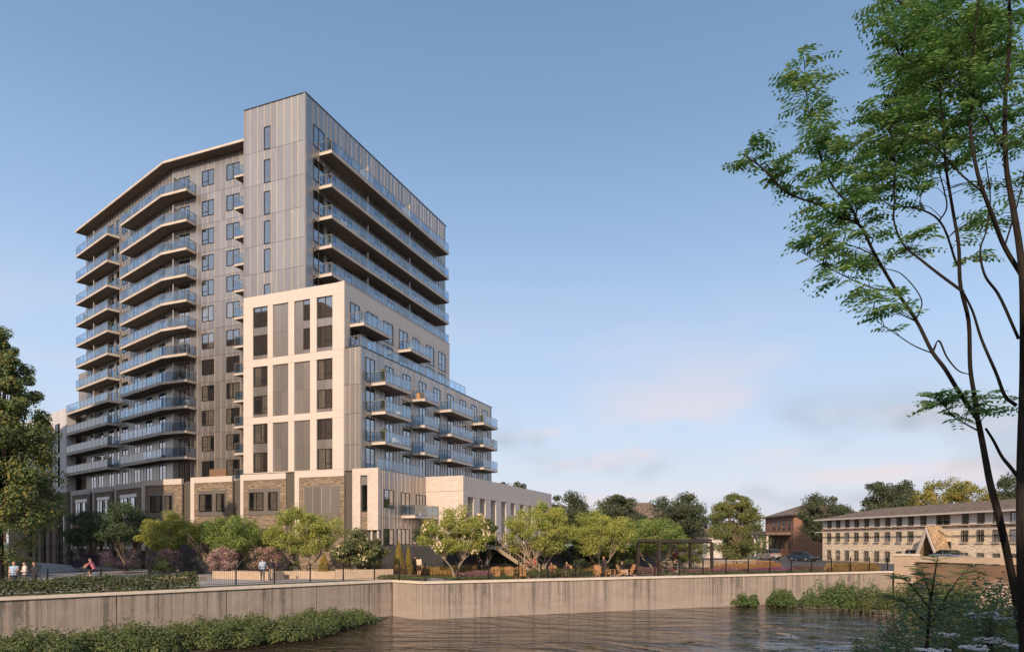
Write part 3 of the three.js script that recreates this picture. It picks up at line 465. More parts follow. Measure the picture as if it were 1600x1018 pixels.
// ------------------------------------------------------------------ other buildings
{ // stone inn on the right
  const f = FR(6.69, -117.7, -Math.atan2(.8634, .5045)), len = 52, S = thing('stone_inn', 'long pale stone inn with three rows of small windows and brown shingle roof', 'building');
  const sp = (n, g, m, u, y, d) => place(obj(n, g, m, S), f, u, y, d), band = (y0, y1, m, d, n = 'wall') => sp(n, box(len, y1 - y0 - .002, 12), m, len / 2, (y0 + y1) / 2, d - 6);
  band(-.5, 4.5, M.stone, 0); const stucco = std([.74, .67, .62], .9); band(4.5, 6.35, stucco, -.05, 'upper_wall');
  const us = [1.77, 3.92, 6.08, 8.23, 10.4, 12.6, 14.73, 16.9, 19.05, 21.2, 24.4, 27.75, 29.95, 32.1, 34.3, 36.5, 38.7, 40.9, 43.1];
  const wf = std([.28, .23, .18], .6);
  const sw = (u, y0, y1, w, d) => {
    const h = y1 - y0, b = .06, W = sp('window', [bx(w, b, .08, 0, h / 2 - b / 2, 0), bx(w, b, .08, 0, -h / 2 + b / 2, 0), bx(b, h, .08, -w / 2 + b / 2, 0, 0), bx(b, h, .08, w / 2 - b / 2, 0, 0), bx(.045, h, .06), bx(w, .045, .06), bx(w, .04, .05, 0, h * .25, 0)], wf, u, (y0 + y1) / 2, d + .03);
    obj('pane', bx(w - .04, h - .04, .012, 0, 0, -.004), M.paneLow, W); obj('sill', bx(w + .25, .09, .2, 0, -h / 2 - .06, .08), M.capStone, W);
    obj('painted_recess', merge([bx(w + .1, .1, .09, 0, h / 2 + .05, .0), bx(.06, h, .09, -w / 2 - .03, 0, 0), bx(.06, h, .09, w / 2 + .03, 0, 0), bx(w, h, .012, 0, 0, -.022)]), M.dark, W);  // dark trim and backing, coloured to look like a shaded recess
  };
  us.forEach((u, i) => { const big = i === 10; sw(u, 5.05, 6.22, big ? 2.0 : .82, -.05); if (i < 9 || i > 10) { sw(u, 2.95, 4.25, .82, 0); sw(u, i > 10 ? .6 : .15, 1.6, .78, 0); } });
  sp('belt_roof', (() => { const s = new THREE.Shape([[0, 0], [.75, 0], [.75, .08], [0, .5]].map((p) => new THREE.Vector2(...p))), g = new THREE.ExtrudeGeometry(s, { depth: len + .8, bevelEnabled: false }); g.rotateY(-Math.PI / 2); return g.rotateY(Math.PI).translate(-.4, 0, 0).rotateY(0); })(), M.shingle, 0, 4.52, 0);
  sp('belt_trim', box(len + 1.4, .16, .1), M.cream, len / 2, 4.5, .78); sp('eave_trim', box(len + 1.8, .2, .12), M.cream, len / 2, 6.42, .9);
  { const pts = [[-.9, 6.5, .95], [len, 6.5, .95], [len, 8.1, -6], [5.6, 8.1, -6], [-.9, 6.5, -12.9], [len, 6.5, -12.9]], F = [[0, 1, 2], [0, 2, 3], [0, 3, 4], [4, 3, 2], [4, 2, 5], [0, 4, 1], [4, 5, 1]], pos = [], uv = [];
    for (const t of F) for (const k of t) { pos.push(...pts[k]); uv.push(pts[k][0], -pts[k][2] + pts[k][1]); }
    const g = new THREE.BufferGeometry(); g.setAttribute('position', new THREE.Float32BufferAttribute(pos, 3)); g.setAttribute('uv', new THREE.Float32BufferAttribute(uv, 2)); g.computeVertexNormals(); sp('roof', g, M.shingle, 0, 0, 0); }
  sp('soffit', box(len + 1.7, .06, 1), M.cream, len / 2, 6.34, .45);
  // steep gabled porch
  const P = new THREE.Shape([[-2.0, .8], [0, 4.75], [2.0, .8], [1.7, .8], [0, 4.2], [-1.7, .8]].map((p) => new THREE.Vector2(...p)));
  sp('porch_gable', new THREE.ExtrudeGeometry(P, { depth: .25, bevelEnabled: false }), M.cream, 24.1, 0, 1.9);
  sp('porch_roof', merge([bx(4.65, .14, 2.6, 0, 0, 0).rotateZ(Math.atan2(3.95, -2)).translate(1.12, 2.82, .75), bx(4.65, .14, 2.6, 0, 0, 0).rotateZ(Math.atan2(3.95, 2)).translate(-1.12, 2.82, .75)]), M.tanShingle, 24.1, 0, 0);
  sp('porch_back', box(3.2, 3, .1), M.dark, 24.1, 1.5, .1);
}
{ // red brick house beyond the car park
  const D = 132, p = at(1240.5, D), a = 20 * Math.PI / 180, f = FR(p.x, p.z, a), H = thing('brick_house', 'two storey red brick house with brown hip roof behind the parked cars', 'house');
  const sp = (n, g, m, u, y, d) => place(obj(n, g, m, H), f, u, y, d);
  sp('wall', box(14, 8.6, 16), M.redBrick, 7.02, 3.8, -8.02); sp('eave', box(15.2, .3, 17.2), M.bronze, 7, 8.2, -8);
  const pts = [[-.6, 8.3, .6], [14.6, 8.3, .6], [14.6, 8.3, -16.6], [-.6, 8.3, -16.6], [7, 11.2, -6.5], [7, 11.2, -9.5]], F = [[0, 1, 4], [1, 2, 5], [1, 5, 4], [2, 3, 5], [3, 0, 4], [3, 4, 5]], pos = [], uv = [];
  for (const t of F) for (const k of t) { pos.push(...pts[k]); uv.push(pts[k][0] + pts[k][2], pts[k][1] * 2); }
  const g = new THREE.BufferGeometry(); g.setAttribute('position', new THREE.Float32BufferAttribute(pos, 3)); g.setAttribute('uv', new THREE.Float32BufferAttribute(uv, 2)); g.computeVertexNormals(); sp('roof', g, M.shingle, 0, 0, 0);
  for (const d of [-2.2, -5, -7.8, -10.6]) for (const y of [6.3, 2.6]) { const w = sp('window', box(.1, 2.0, 1.0), M.bronze, 0, y, d); obj('pane', bx(.04, 1.8, .8, -.05, 0, 0), M.paneLow, w); }
  sp('porch_roof', box(5, .5, 12), M.shingle, -2.6, 4.6, -7); for (const d of [-1.6, -5, -9, -12]) sp('porch_post', box(.35, 4.4, .35), M.cream, -4.6, 2.2, d);
}
function smallHouse(name, label, px, D, w, h, roofH, depth, turn, wallM) {
  const p = at(px, D), H = thing(name, label, 'house', [p.x, 0, p.z], turn);
  obj('wall', bx(w, h, depth, 0, h / 2, -depth / 2), wallM, H);
  const pts = [[-w / 2 - .5, h, .5], [w / 2 + .5, h, .5], [w / 2 + .5, h, -depth - .5], [-w / 2 - .5, h, -depth - .5], [-w * .12, h + roofH, -depth / 2], [w * .12, h + roofH, -depth / 2]], F = [[0, 1, 5], [0, 5, 4], [1, 2, 5], [2, 3, 4], [2, 4, 5], [3, 0, 4], [0, 3, 2], [0, 2, 1]], pos = [], uv = [];
  for (const t of F) for (const k of t) { pos.push(...pts[k]); uv.push(pts[k][0], pts[k][1] + pts[k][2]); }
  const g = new THREE.BufferGeometry(); g.setAttribute('position', new THREE.Float32BufferAttribute(pos, 3)); g.setAttribute('uv', new THREE.Float32BufferAttribute(uv, 2)); g.computeVertexNormals(); obj('roof', g, M.shingle, H);
  for (let i = -1; i <= 1; i++) { const W = obj('window', bx(1.1, 1.5, .08, i * w * .3, h * .55, .03), M.whitePaint, H); obj('pane', bx(.9, 1.3, .04, i * w * .3, h * .55, .06), M.paneLow, W); }
}
smallHouse('far_house', 'far house whose brown hip roof rises behind the dark round tree', 985, 150, 17, 8.2, 3.8, 12, -.2, M.redBrick);
smallHouse('cream_cottage', 'cream cottage half hidden by trees behind the pergola', 1098, 125, 7, 4.2, 1.6, 7, .1, M.cream);
{ // brick block standing out of the frame at the left, its low corner just in view
  const p = at(9.5, 61), H = thing('brick_block', 'brown brick building corner at the left edge of the path', 'building');
  const F0 = FR(p.x, p.z, 0);
  const sp = (n, g, m, u, y, d) => place(obj(n, g, m, H), F0, u, y, d);
  sp('low_wall', box(16, 4.8, 9), M.edgeBrick, -8, 5.3, 4.5); sp('base', box(15.3, 2.9, 8), M.edgeBrick, -8.35, 1.45, 4.6); sp('parapet', box(16.3, .25, 9.3), M.darkStone, -8, 7.83, 4.5);
  sp('tall_wall', box(56, 37.5, 18), M.edgeBrick, -23.9, 18.75, 18.5); for (let j = 0; j < 9; j++) for (let i = 0; i < 12; i++) { const w = sp('window', box(1.6, 1.7, .1), M.frame, 1 - i * 4.4, 3 + j * 3.4, 9.46); }
  sp('planter_wall', box(9, .9, 1.2), M.slab, -3.6, .45, -.8);
}

// ------------------------------------------------------------------ vegetation
function leaves(list, o) {                                          // list of [x, y, z, nx, ny, nz, size, r, g, b]: folded leaf blades
  const n = list.length, pos = new Float32Array(n * 18), col = new Float32Array(n * 18), up = new THREE.Vector3(), t = new THREE.Vector3(), b = new THREE.Vector3(), c = new THREE.Vector3(), q = new THREE.Vector3(), r = rng(o.seed ?? 1), asp = o.aspect ?? .55, fold = o.fold ?? .16;
  list.forEach((l, k) => {
    up.set(l[3], l[4], l[5]).normalize(); t.set(r() - .5, r() - .5 - (o.droop ?? .1), r() - .5); t.addScaledVector(up, -t.dot(up)).normalize(); b.crossVectors(up, t);
    const s = l[6]; c.set(l[0], l[1], l[2]);
    const A = q.copy(c).addScaledVector(t, -s * .5).toArray(), Z = q.copy(c).addScaledVector(t, s * .5).addScaledVector(up, -s * .08).toArray(), Lf = q.copy(c).addScaledVector(b, s * asp * .5).addScaledVector(up, s * fold).toArray(), R = q.copy(c).addScaledVector(b, -s * asp * .5).addScaledVector(up, s * fold).toArray();
    pos.set([...A, ...Lf, ...Z, ...A, ...Z, ...R], k * 18); for (let i = 0; i < 6; i++) col.set([l[7], l[8], l[9]], k * 18 + i * 3);
  });
  const g = new THREE.BufferGeometry(); g.setAttribute('position', new THREE.BufferAttribute(pos, 3)); g.setAttribute('color', new THREE.BufferAttribute(col, 3)); g.setAttribute('uv', new THREE.BufferAttribute(new Float32Array(n * 12), 2)); g.computeVertexNormals(); return g;
}
const jitter = (c, r, v) => { const k = 1 + (r() - .5) * v, h = (r() - .5) * v * .5; return [Math.max(.004, c[0] * (k + h)), Math.max(.004, c[1] * k), Math.max(.003, c[2] * (k - h))]; };
function crown(o) {                                                 // clumps of leaves through an uneven volume; returns geometry and clump centres
  const r = rng(o.seed), lobes = [], list = [], [rx, ry, rz] = o.R, nl = o.lobes ?? 26;
  while (lobes.length < nl) {
    const x = r() * 2 - 1, y = r() * 2 - 1, z = r() * 2 - 1, d = Math.hypot(x, y, z); if (d > 1 || d < (o.hollow ?? .35)) continue;
    const wob = .82 + .32 * noise3(x * 2 + o.seed, y * 2, z * 2), taper = o.taper ? 1 - o.taper * (y + 1) / 2 : 1;
    lobes.push([x * rx * wob * taper, (o.flat && y < 0 ? y * o.flat : y) * ry * wob, z * rz * wob * taper, (o.lobe ?? .34) * Math.min(rx, rz) * (.65 + r() * .7) * (o.taper ? Math.max(.45, taper) : 1), r()]);
  }
  for (let k = 0; k < o.n; k++) {
    const l = lobes[Math.floor(r() * nl)]; let x, y, z, d; do { x = r() * 2 - 1; y = r() * 2 - 1; z = r() * 2 - 1; d = Math.hypot(x, y, z); } while (d > 1 || d < .01);
    const rr = Math.pow(r(), .45) / d, yy = y * rr * .72; x *= rr; z *= rr;
    const base = o.accent && r() < o.accent[1] * (.3 + 1.4 * l[4]) ? o.accent[0] : o.colors[Math.floor((l[4] * .7 + r() * .3) * o.colors.length) % o.colors.length];
    list.push([l[0] + x * l[3], l[1] + yy * l[3], l[2] + z * l[3], x + (r() - .5) * 1.15, yy + .35 + (r() - .5) * 1.0, z + (r() - .5) * 1.15, o.leaf * (.65 + r() * .7), ...jitter(base, r, .5)]);
  }
  return { geo: leaves(list, { seed: o.seed + 3, aspect: o.aspect, droop: o.droop }), lobes };
}
function limbs(lobes, cy, base, trunkH, r0, o) {                    // trunk with limbs reaching into the clumps
  const r = rng(o.seed + 9), g = [], stems = o.stems ?? 1, tops = [];
  for (let s = 0; s < stems; s++) {
    const a = s / stems * 6.28 + r() * 1.2, sp = stems > 1 ? o.R[0] * .35 : .12; const top = [Math.cos(a) * sp, trunkH, Math.sin(a) * sp]; tops.push(top);
    g.push(tube([[Math.cos(a) * .05 * stems, base, Math.sin(a) * .05 * stems], [top[0] * .35 + (r() - .5) * .1, base + (trunkH - base) * .5, top[2] * .35 + (r() - .5) * .1], top], r0, r0 * .62, 7));
  }
  for (const l of lobes) { if (r() > (o.reach ?? .75)) continue; const t = tops.reduce((p, q) => Math.hypot(q[0] - l[0], q[2] - l[2]) < Math.hypot(p[0] - l[0], p[2] - l[2]) ? q : p), e = [l[0], l[1] + cy, l[2]], m = [(t[0] + e[0]) / 2 + (r() - .5) * .4, (t[1] + e[1]) / 2 + .15, (t[2] + e[2]) / 2 + (r() - .5) * .4]; g.push(tube([t, m, e], r0 * .42, r0 * .08, 5, 5)); }
  return merge(g);
}
function makeTree(name, label, category, o, pos, turn = 0, group) {
  const T = thing(name, label, category, pos, turn, group), c = crown(o); c.geo.translate(0, o.cy, 0);
  obj('trunk', limbs(c.lobes, o.cy, 0, o.trunkH, o.r0, o), o.bark ?? M.bark, T); obj('crown', c.geo, o.mat ?? M.leaf, T);
  if (o.flowers) { const r = rng(o.seed + 40), list = []; for (let i = 0; i < o.flowers[1]; i++) { const l = c.lobes[Math.floor(r() * c.lobes.length * (o.flowers[2] ?? 1))], a = r() * 6.28, b = r() * 2 - .7, q = Math.sqrt(Math.max(0, 1 - b * b)); list.push([l[0] + Math.cos(a) * q * l[3], o.cy + l[1] + b * l[3] * .75, l[2] + Math.sin(a) * q * l[3], Math.cos(a), .6, Math.sin(a), (o.flowers[3] ?? .2) * (.6 + r() * .7), ...jitter(o.flowers[0], r, .25)]); } obj('blossom', leaves(list, { seed: o.seed, aspect: .8 }), M.petal, T); }
  return T;
}
const YG = [[.35, .39, .07], [.30, .355, .062], [.42, .42, .085], [.24, .305, .058]], DG = [[.075, .105, .042], [.095, .125, .048], [.058, .085, .038]], MG = [[.10, .15, .035], [.13, .17, .042], [.08, .12, .03]], GOLD = [[.48, .34, .06], [.40, .32, .055], [.30, .26, .05]];
const gP = 'yellow green garden trees in front of the podium';
const garden = { R: [3.1, 2.1, 2.8], n: 17000, leaf: .165, lobes: 84, lobe: .23, cy: 3.65, trunkH: 1.5, r0: .10, stems: 3, seed: 11, colors: YG, flat: .8, bark: M.paleBark, reach: .8, hollow: .25 };
const t1 = makeTree('garden_tree', 'yellow green tree with pale forked trunk and cream blossom before the plinth', 'tree', { ...garden, flowers: [[.62, .50, .36], 420, .22, .24] }, at(712, 56), .4, gP);
const t2 = makeTree('garden_tree', 'broad yellow green tree left of the cream brick pier, over the low planter', 'tree', { ...garden, seed: 23, R: [3.3, 2.2, 2.9], stems: 4 }, at(474, 58), 0, gP);
const t3 = makeTree('garden_tree', 'fresh green tree behind the low end of the pergola, above the flower beds', 'tree', { ...garden, seed: 29, R: [3.4, 1.9, 2.9], stems: 2, lobes: 70, lobe: .25, colors: [[.22, .31, .06], [.17, .26, .05], [.28, .34, .07]] }, at(1024, 64), 1.2, gP); t3.scale.set(1.05, .95, 1);
dup(t3, at(365, 63), 2.2, 'yellow green tree behind the round pink shrub, in front of the second brick bay', [1.02, .98, 1]);
dup(t1, at(270, 66), 3.4, 'yellow green tree left of the plinth stair, at the edge of the shade', [1.05, 1.0, .98]).children.filter((c) => c.name === 'blossom').forEach((c) => c.removeFromParent());
dup(t2, at(845, 56.5), 4.1, 'yellow green tree right of the pavilion stair, above the seated people', [.88, 1.06, .9]);
dup(t2, at(938, 60), 5.3, 'yellow green tree directly behind the woman in the wooden chair', [.95, .97, .95]);
dup(t3, at(322, 69), 2.9, 'yellow green tree between the plinth stair and the first brick bay', [.82, .9, .82]);
makeTree('garden_tree', 'greener rounded tree between the blossom tree and the pavilion stair', 'tree', { ...garden, seed: 37, R: [1.6, 1.8, 1.5], n: 7500, lobes: 34, cy: 3.3, colors: MG.concat(YG.slice(1, 2)) }, at(757, 58.5), 0, gP);
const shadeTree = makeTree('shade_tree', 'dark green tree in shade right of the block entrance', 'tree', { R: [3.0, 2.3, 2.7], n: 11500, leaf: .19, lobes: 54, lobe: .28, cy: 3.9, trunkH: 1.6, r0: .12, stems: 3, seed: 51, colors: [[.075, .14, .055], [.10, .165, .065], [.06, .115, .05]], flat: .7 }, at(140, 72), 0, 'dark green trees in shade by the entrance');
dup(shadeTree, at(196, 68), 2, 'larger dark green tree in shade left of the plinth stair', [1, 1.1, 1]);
makeTree('magnolia', 'dark glossy magnolia with cream flowers before the cream brick pier', 'tree', { R: [2.15, 1.5, 2], n: 7000, leaf: .21, lobes: 40, lobe: .3, cy: 2.2, trunkH: .9, r0: .09, stems: 3, seed: 61, colors: [[.12, .16, .045], [.18, .20, .06], [.09, .12, .04]], flowers: [[.50, .44, .26], 190, 1, .2] }, at(560, 55), 0);
function conifer(label, px, D, h, w, seed, colors = GOLD) {
  const T = thing('conifer', label, 'shrub', at(px, D), seed, 'golden conical shrubs in the garden'), r = rng(seed), list = [];
  for (let i = 0; i < 1700; i++) { const y = Math.pow(r(), 1.25), a = r() * 6.28, rr = w / 2 * (Math.pow(1 - y, .75) * .95 + .05) * (.75 + .3 * noise3(Math.cos(a) * 2.5, y * 7, Math.sin(a) * 2.5 + seed)) * (.7 + .3 * r()); list.push([Math.cos(a) * rr, .1 + y * h, Math.sin(a) * rr, Math.cos(a) + (r() - .5), .2 + (r() - .5), Math.sin(a) + (r() - .5), .15 * (.6 + r() * .7), ...jitter(colors[Math.floor(r() * colors.length)], r, .5)]); }
  obj('trunk', tube([[0, 0, 0], [0, h * .4, 0], [0, h * .8, 0]], .06, .015), M.bark, T); obj('crown', leaves(list, { seed, aspect: .4, droop: -.5 }), M.leaf, T);
}
conifer('tall golden conical shrub left of the couple at the fence', 623, 57, 2.9, 1.35, 3); conifer('slim golden conical shrub touching the couple at the fence', 638, 57.6, 2.5, .8, 4);
conifer('squat golden conical shrub between the broad tree and the magnolia', 506, 56, 1.9, 1.5, 5); conifer('golden conical shrub at the right edge of the magnolia', 590, 58, 3.0, 1.0, 6);
conifer('orange tinted conical shrub behind the talking pair by the stair', 747, 60.3, 2.2, 1.1, 7, [[.26, .14, .03], [.2, .14, .03]]);
function shrub(name, label, px, D, R, n, colors, seed, o = {}) { const T = thing(name, label, 'shrub', at(px, D, o.y ?? 0), seed, o.group), c = crown({ R, n, leaf: o.leaf ?? .14, lobes: o.lobes ?? 24, lobe: o.lobe ?? .32, seed, colors, hollow: .3, flat: .5, aspect: o.aspect, accent: o.accent }); c.geo.translate(0, R[1] * .85, 0); obj('stems', limbs(c.lobes, R[1] * .85, 0, R[1] * .3, .03, { seed, R, stems: 4, reach: .5 }), M.bark, T); obj('foliage', c.geo, o.mat ?? M.leaf, T); return T; }
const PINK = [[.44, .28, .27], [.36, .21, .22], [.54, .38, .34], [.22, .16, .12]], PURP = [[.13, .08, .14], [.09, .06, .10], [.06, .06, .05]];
const pk = 'pink flowering round shrubs along the planters';
shrub('flowering_shrub', 'round pink flowering shrub right of the plinth stair', 349, 57, [1.65, 1.35, 1.5], 3600, PINK, 71, { group: pk, lobes: 40, lobe: .26 });
shrub('flowering_shrub', 'round pink flowering shrub behind the two walking people', 417, 57, [1.7, 1.45, 1.5], 3600, PINK, 72, { group: pk, lobes: 40, lobe: .26, accent: [[.3, .2, .06], .2] });
shrub('flowering_shrub', 'pink flowering shrub left of the plinth stair in half shade', 262, 60, [1.5, 1.3, 1.4], 3000, PINK.concat(PURP), 73, { group: pk, lobes: 36, lobe: .26 });
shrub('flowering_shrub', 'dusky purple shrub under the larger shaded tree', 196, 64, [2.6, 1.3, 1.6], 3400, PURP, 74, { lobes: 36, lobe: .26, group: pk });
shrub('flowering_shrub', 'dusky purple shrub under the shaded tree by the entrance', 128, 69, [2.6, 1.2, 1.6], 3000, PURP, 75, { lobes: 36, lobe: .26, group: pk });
shrub('flowering_shrub', 'purple tinted shrub between the broad tree and the pink shrub', 444, 57, [1.2, .9, 1.2], 2000, PURP.concat(MG), 76, { group: pk });
shrub('green_shrub', 'bright green rounded shrub behind the man standing by the chairs', 962, 62, [1.9, 1.7, 1.7], 3600, [[.13, .16, .02], [.10, .13, .02]], 81, { leaf: .17, lobes: 34, lobe: .28 });
shrub('green_shrub', 'bright green rounded shrub seen through the pergola', 1070, 72, [2.1, 1.9, 1.8], 3400, [[.15, .18, .025], [.11, .14, .02]], 82, { leaf: .18, lobes: 34, lobe: .28 });
shrub('green_shrub', 'dark green shrub at the plinth corner behind the seated man', 905, 60.5, [2.3, 1.6, 1.6], 3200, DG, 83, { leaf: .18, lobes: 34, lobe: .28 });
shrub('green_shrub', 'dark green shrub under the pavilion stair rail', 806, 59, [1.4, 1.2, 1.2], 2200, DG, 84, { leaf: .16 });
shrub('green_shrub', 'orange red flowering shrub seen behind the pergola post', 1047, 70, [.9, .8, .8], 900, [[.5, .13, .05], [.4, .12, .05], [.12, .12, .03]], 85, { leaf: .16, y: 1.0 });
shrub('green_shrub', 'dark evergreen shrub on the terrace behind the glazed podium corner', 657, 66, [1.0, 1.0, 1.0], 1400, DG, 86, { leaf: .16, y: 2.6 });
shrub('green_shrub', 'green shrub left of the stair at the shaded path edge', 250, 58, [1.2, .9, 1.1], 1800, MG, 87, {});
// beds, hedges and ornamental grass: strips filled with leaves
function strip(name, label, category, pts, w, h, n, colors, seed, o = {}) {
  const r = rng(seed), list = [], seg = pts.slice(1).map((p, i) => Math.hypot(p[0] - pts[i][0], p[1] - pts[i][1])), T = seg.reduce((a, b) => a + b, 0);
  for (let i = 0; i < n; i++) {
    let t = r() * T, k = 0; while (k < seg.length - 1 && t > seg[k]) t -= seg[k++]; const p = pts[k], q = pts[k + 1], u = t / seg[k], nx = -(q[1] - p[1]) / seg[k], nz = (q[0] - p[0]) / seg[k], d = (r() - .5) * w;
    const x = p[0] + (q[0] - p[0]) * u + nx * d, z = p[1] + (q[1] - p[1]) * u + nz * d, H = h * (.62 + .55 * fbm(x * .9 + seed, 1, z * .9, 3)) * (1 - Math.pow(Math.abs(d) / w * 2, 4) * .5), y = H * (o.blade ? .5 : Math.pow(r(), .5));
    list.push([x, y, z, r() - .5 + nx * d / w, o.blade ? (r() - .5) * .4 : .5 + r() * .6, r() - .5 + nz * d / w, o.blade ? H * (.8 + r() * .4) : (o.leaf ?? .16) * (.6 + r() * .8), ...jitter(colors[Math.floor((r() * .6 + .4 * noise3(x, 0, z)) * colors.length) % colors.length], r, .5)]);
  }
  const g = leaves(list, { seed, aspect: o.blade ? .06 : o.aspect ?? .6, droop: o.blade ? 3 : .1, fold: o.blade ? .01 : .16 }); const m = obj(name, g, o.mat ?? M.leaf); tag(m, label, category, null, o.kind); return m;
}
strip('hedge', 'long leafy hedge between the left river wall and the black fence', 'hedge', [[-51.2, 1.5], [-39.4, -22.2], [-34.2, -32.2]], 1.3, 1.08, 27000, [[.11, .15, .035], [.085, .12, .03], [.15, .17, .04]], 101, { leaf: .15 });
strip('low_hedge', 'low clipped green bed by the fence left of the wall corner', 'hedge', [[-29.3, -45.6], [-25.0, -45.6]], 1.2, .4, 3000, [[.17, .21, .045], [.13, .17, .04]], 102, { leaf: .1 });
strip('low_hedge', 'low green bed along the fence beside the blossom tree', 'hedge', [[-23.6, -45.8], [-19.6, -49.4]], 1.4, .35, 4200, [[.12, .165, .035], [.15, .19, .04]], 103, { leaf: .1 });
strip('low_hedge', 'dark clipped hedge behind the three wooden chairs', 'hedge', [[-22.2, -50.6], [-17.2, -53.6], [-14.5, -55.2]], .9, .75, 5200, [[.08, .12, .03], [.11, .145, .035]], 104, { leaf: .12 });
strip('low_hedge', 'low green bed at the foot of the pergola', 'hedge', [[-9.5, -59.0], [-2.5, -65.4], [3.2, -70.8]], 1.2, .35, 4200, [[.16, .20, .04], [.12, .16, .035]], 105, { leaf: .11 });
strip('low_hedge', 'dark clipped hedge beside the block entrance path', 'hedge', [[-75, -62.6], [-62, -58.0], [-55, -54.2]], 1.6, .9, 5200, DG, 106, { leaf: .15 });
strip('low_hedge', 'dense green hedge behind the three people at the left', 'hedge', [[-66, -37.5], [-56.5, -36.0]], 2.4, 2.0, 6200, [[.05, .08, .02], [.07, .095, .025]], 107, { leaf: .18 });
const GR = [[.62, .42, .15], [.52, .35, .13], [.42, .31, .12]];
strip('ornamental_grass', 'golden ornamental grass strip at the foot of the dark plinth', 'grass', [[-31, -53.8], [-24.2, -53.6]], 1.0, .95, 3200, GR, 111, { blade: true, kind: 'stuff' });
strip('ornamental_grass', 'golden ornamental grass under the pavilion stair', 'grass', [[-24, -53.4], [-18.6, -54.2]], 1.0, .9, 2600, GR, 112, { blade: true, kind: 'stuff' });
strip('ornamental_grass', 'golden ornamental grass behind the two seated people', 'grass', [[-18.4, -55.6], [-14.5, -60.2]], 1.0, .9, 2600, GR, 113, { blade: true, kind: 'stuff' });
strip('ornamental_grass', 'golden ornamental grass behind the fence below the dark blue car', 'grass', [[5.0, -73.4], [9.0, -77.4]], 2.0, 1.0, 5200, [[.48, .33, .12], [.40, .28, .10]], 114, { blade: true, kind: 'stuff' });
strip('ornamental_grass', 'golden ornamental grass around the squat conifer', 'grass', [[-36.5, -49.6], [-32.2, -49.4]], 1.2, .8, 2400, GR, 115, { blade: true, kind: 'stuff' });
strip('ornamental_grass', 'orange ornamental grass bed beyond the pergola table', 'grass', [[-6, -70.5], [0, -76]], 1.6, .9, 3000, [[.46, .26, .09], [.40, .22, .08]], 116, { blade: true, kind: 'stuff' });
const FL = [[.52, .22, .30], [.42, .17, .25], [.24, .18, .10], [.14, .16, .05]];
const fg = 'purple pink flower beds behind the garden fence';
const bedAt = (label, pts, w, h, n, seed, c = FL) => strip('flower_bed', label, 'flower bed', pts, w, h, n, c, seed, { leaf: .11, kind: 'stuff' });
bedAt('mounded pink flower bed in front of the blossom tree', [[-23.6, -47.6], [-20.8, -49.8]], 1.5, .75, 3400, 121);
bedAt('low pink flower bed left of the tall golden conifer', [[-29.4, -47.0], [-26.4, -46.4]], .9, .4, 1900, 122);
bedAt('dark red flower bed below the magnolia', [[-32.0, -48.6], [-28.6, -48.6]], .8, .9, 2000, 123, [[.20, .06, .06], [.14, .05, .05], [.08, .07, .03]]);
bedAt('mauve flower bed under the pergola posts', [[-7.8, -62.4], [-3.4, -66.6]], 1.6, .6, 4200, 124);
bedAt('magenta flower bed along the fence right of the pergola', [[-3.0, -66.2], [1.5, -70.4]], 1.6, .6, 4200, 125, [[.46, .16, .30], [.36, .13, .23], [.16, .13, .06]]);
bedAt('rust coloured flower bed behind the wooden garden bench', [[1.6, -73.5], [4.2, -76]], 1.6, .6, 2200, 126, [[.30, .15, .08], [.22, .10, .08], [.10, .09, .04]]);
bedAt('mauve flower bed beside the wooden chairs', [[-11.6, -59.2], [-9.6, -60.6]], 1.2, .8, 1800, 127);
// trees beyond
const gB = 'dark round trees beyond the garden and car park';
const bg = { R: [4.2, 4.6, 4.2], n: 15000, leaf: .34, lobes: 80, lobe: .30, cy: 7.2, trunkH: 3.4, r0: .25, seed: 131, colors: DG, hollow: .2, flat: .85 };
const d1 = makeTree('dark_tree', 'dark round tree just right of the pavilion roof end', 'tree', bg, at(885, 122), 0, gB), d2 = makeTree('dark_tree', 'dark round tree in front of the far brown hip roof', 'tree', { ...bg, seed: 141 }, at(966, 120), 0, gB);
dup(d1, at(1064, 118), 2.1, 'largest dark round tree above the right half of the pergola', [1.16, .98, 1.1]); dup(d2, at(802, 128), 1.1, 'dark tree top showing above the pavilion roof', [.85, 1.26, .85]);
dup(d1, at(1290, 119), 3.3, 'dark round tree covering the corner of the red brick house', [.95, .97, .95]); dup(d2, at(1387, 128), 4.2, 'dark round tree behind the left part of the stone inn roof', [1.25, 1.28, 1.2]);
dup(d1, at(1582, 110), 5.1, 'dark round tree behind the thick trunk at the right edge', [.9, 1.16, .9]); dup(d2, at(855, 150), 2.7, 'dark low tree behind the pavilion end wall', [1.1, .85, 1]);
dup(d1, at(1012, 165), .7, 'dark low tree beside the far brown hip roof', [1.1, .98, 1.1]);
const gold = makeTree('yellow_tree', 'wide yellow green tree rising above the stone inn roof', 'tree', { ...bg, R: [6.6, 4.4, 5], n: 20000, lobes: 110, lobe: .26, seed: 151, cy: 8.6, colors: [[.32, .29, .045], [.25, .24, .04], [.38, .32, .05]] }, at(1488, 112));
makeTree('light_tree', 'large light green tree with open crown left of the silver car', 'tree', { R: [5.2, 5.0, 4.6], n: 25000, leaf: .25, lobes: 130, lobe: .26, cy: 5.1, trunkH: 2.0, r0: .22, stems: 2, seed: 161, colors: [[.19, .225, .05], [.15, .19, .042], [.23, .24, .065]], hollow: .15, taper: .45 }, at(1150, 96));
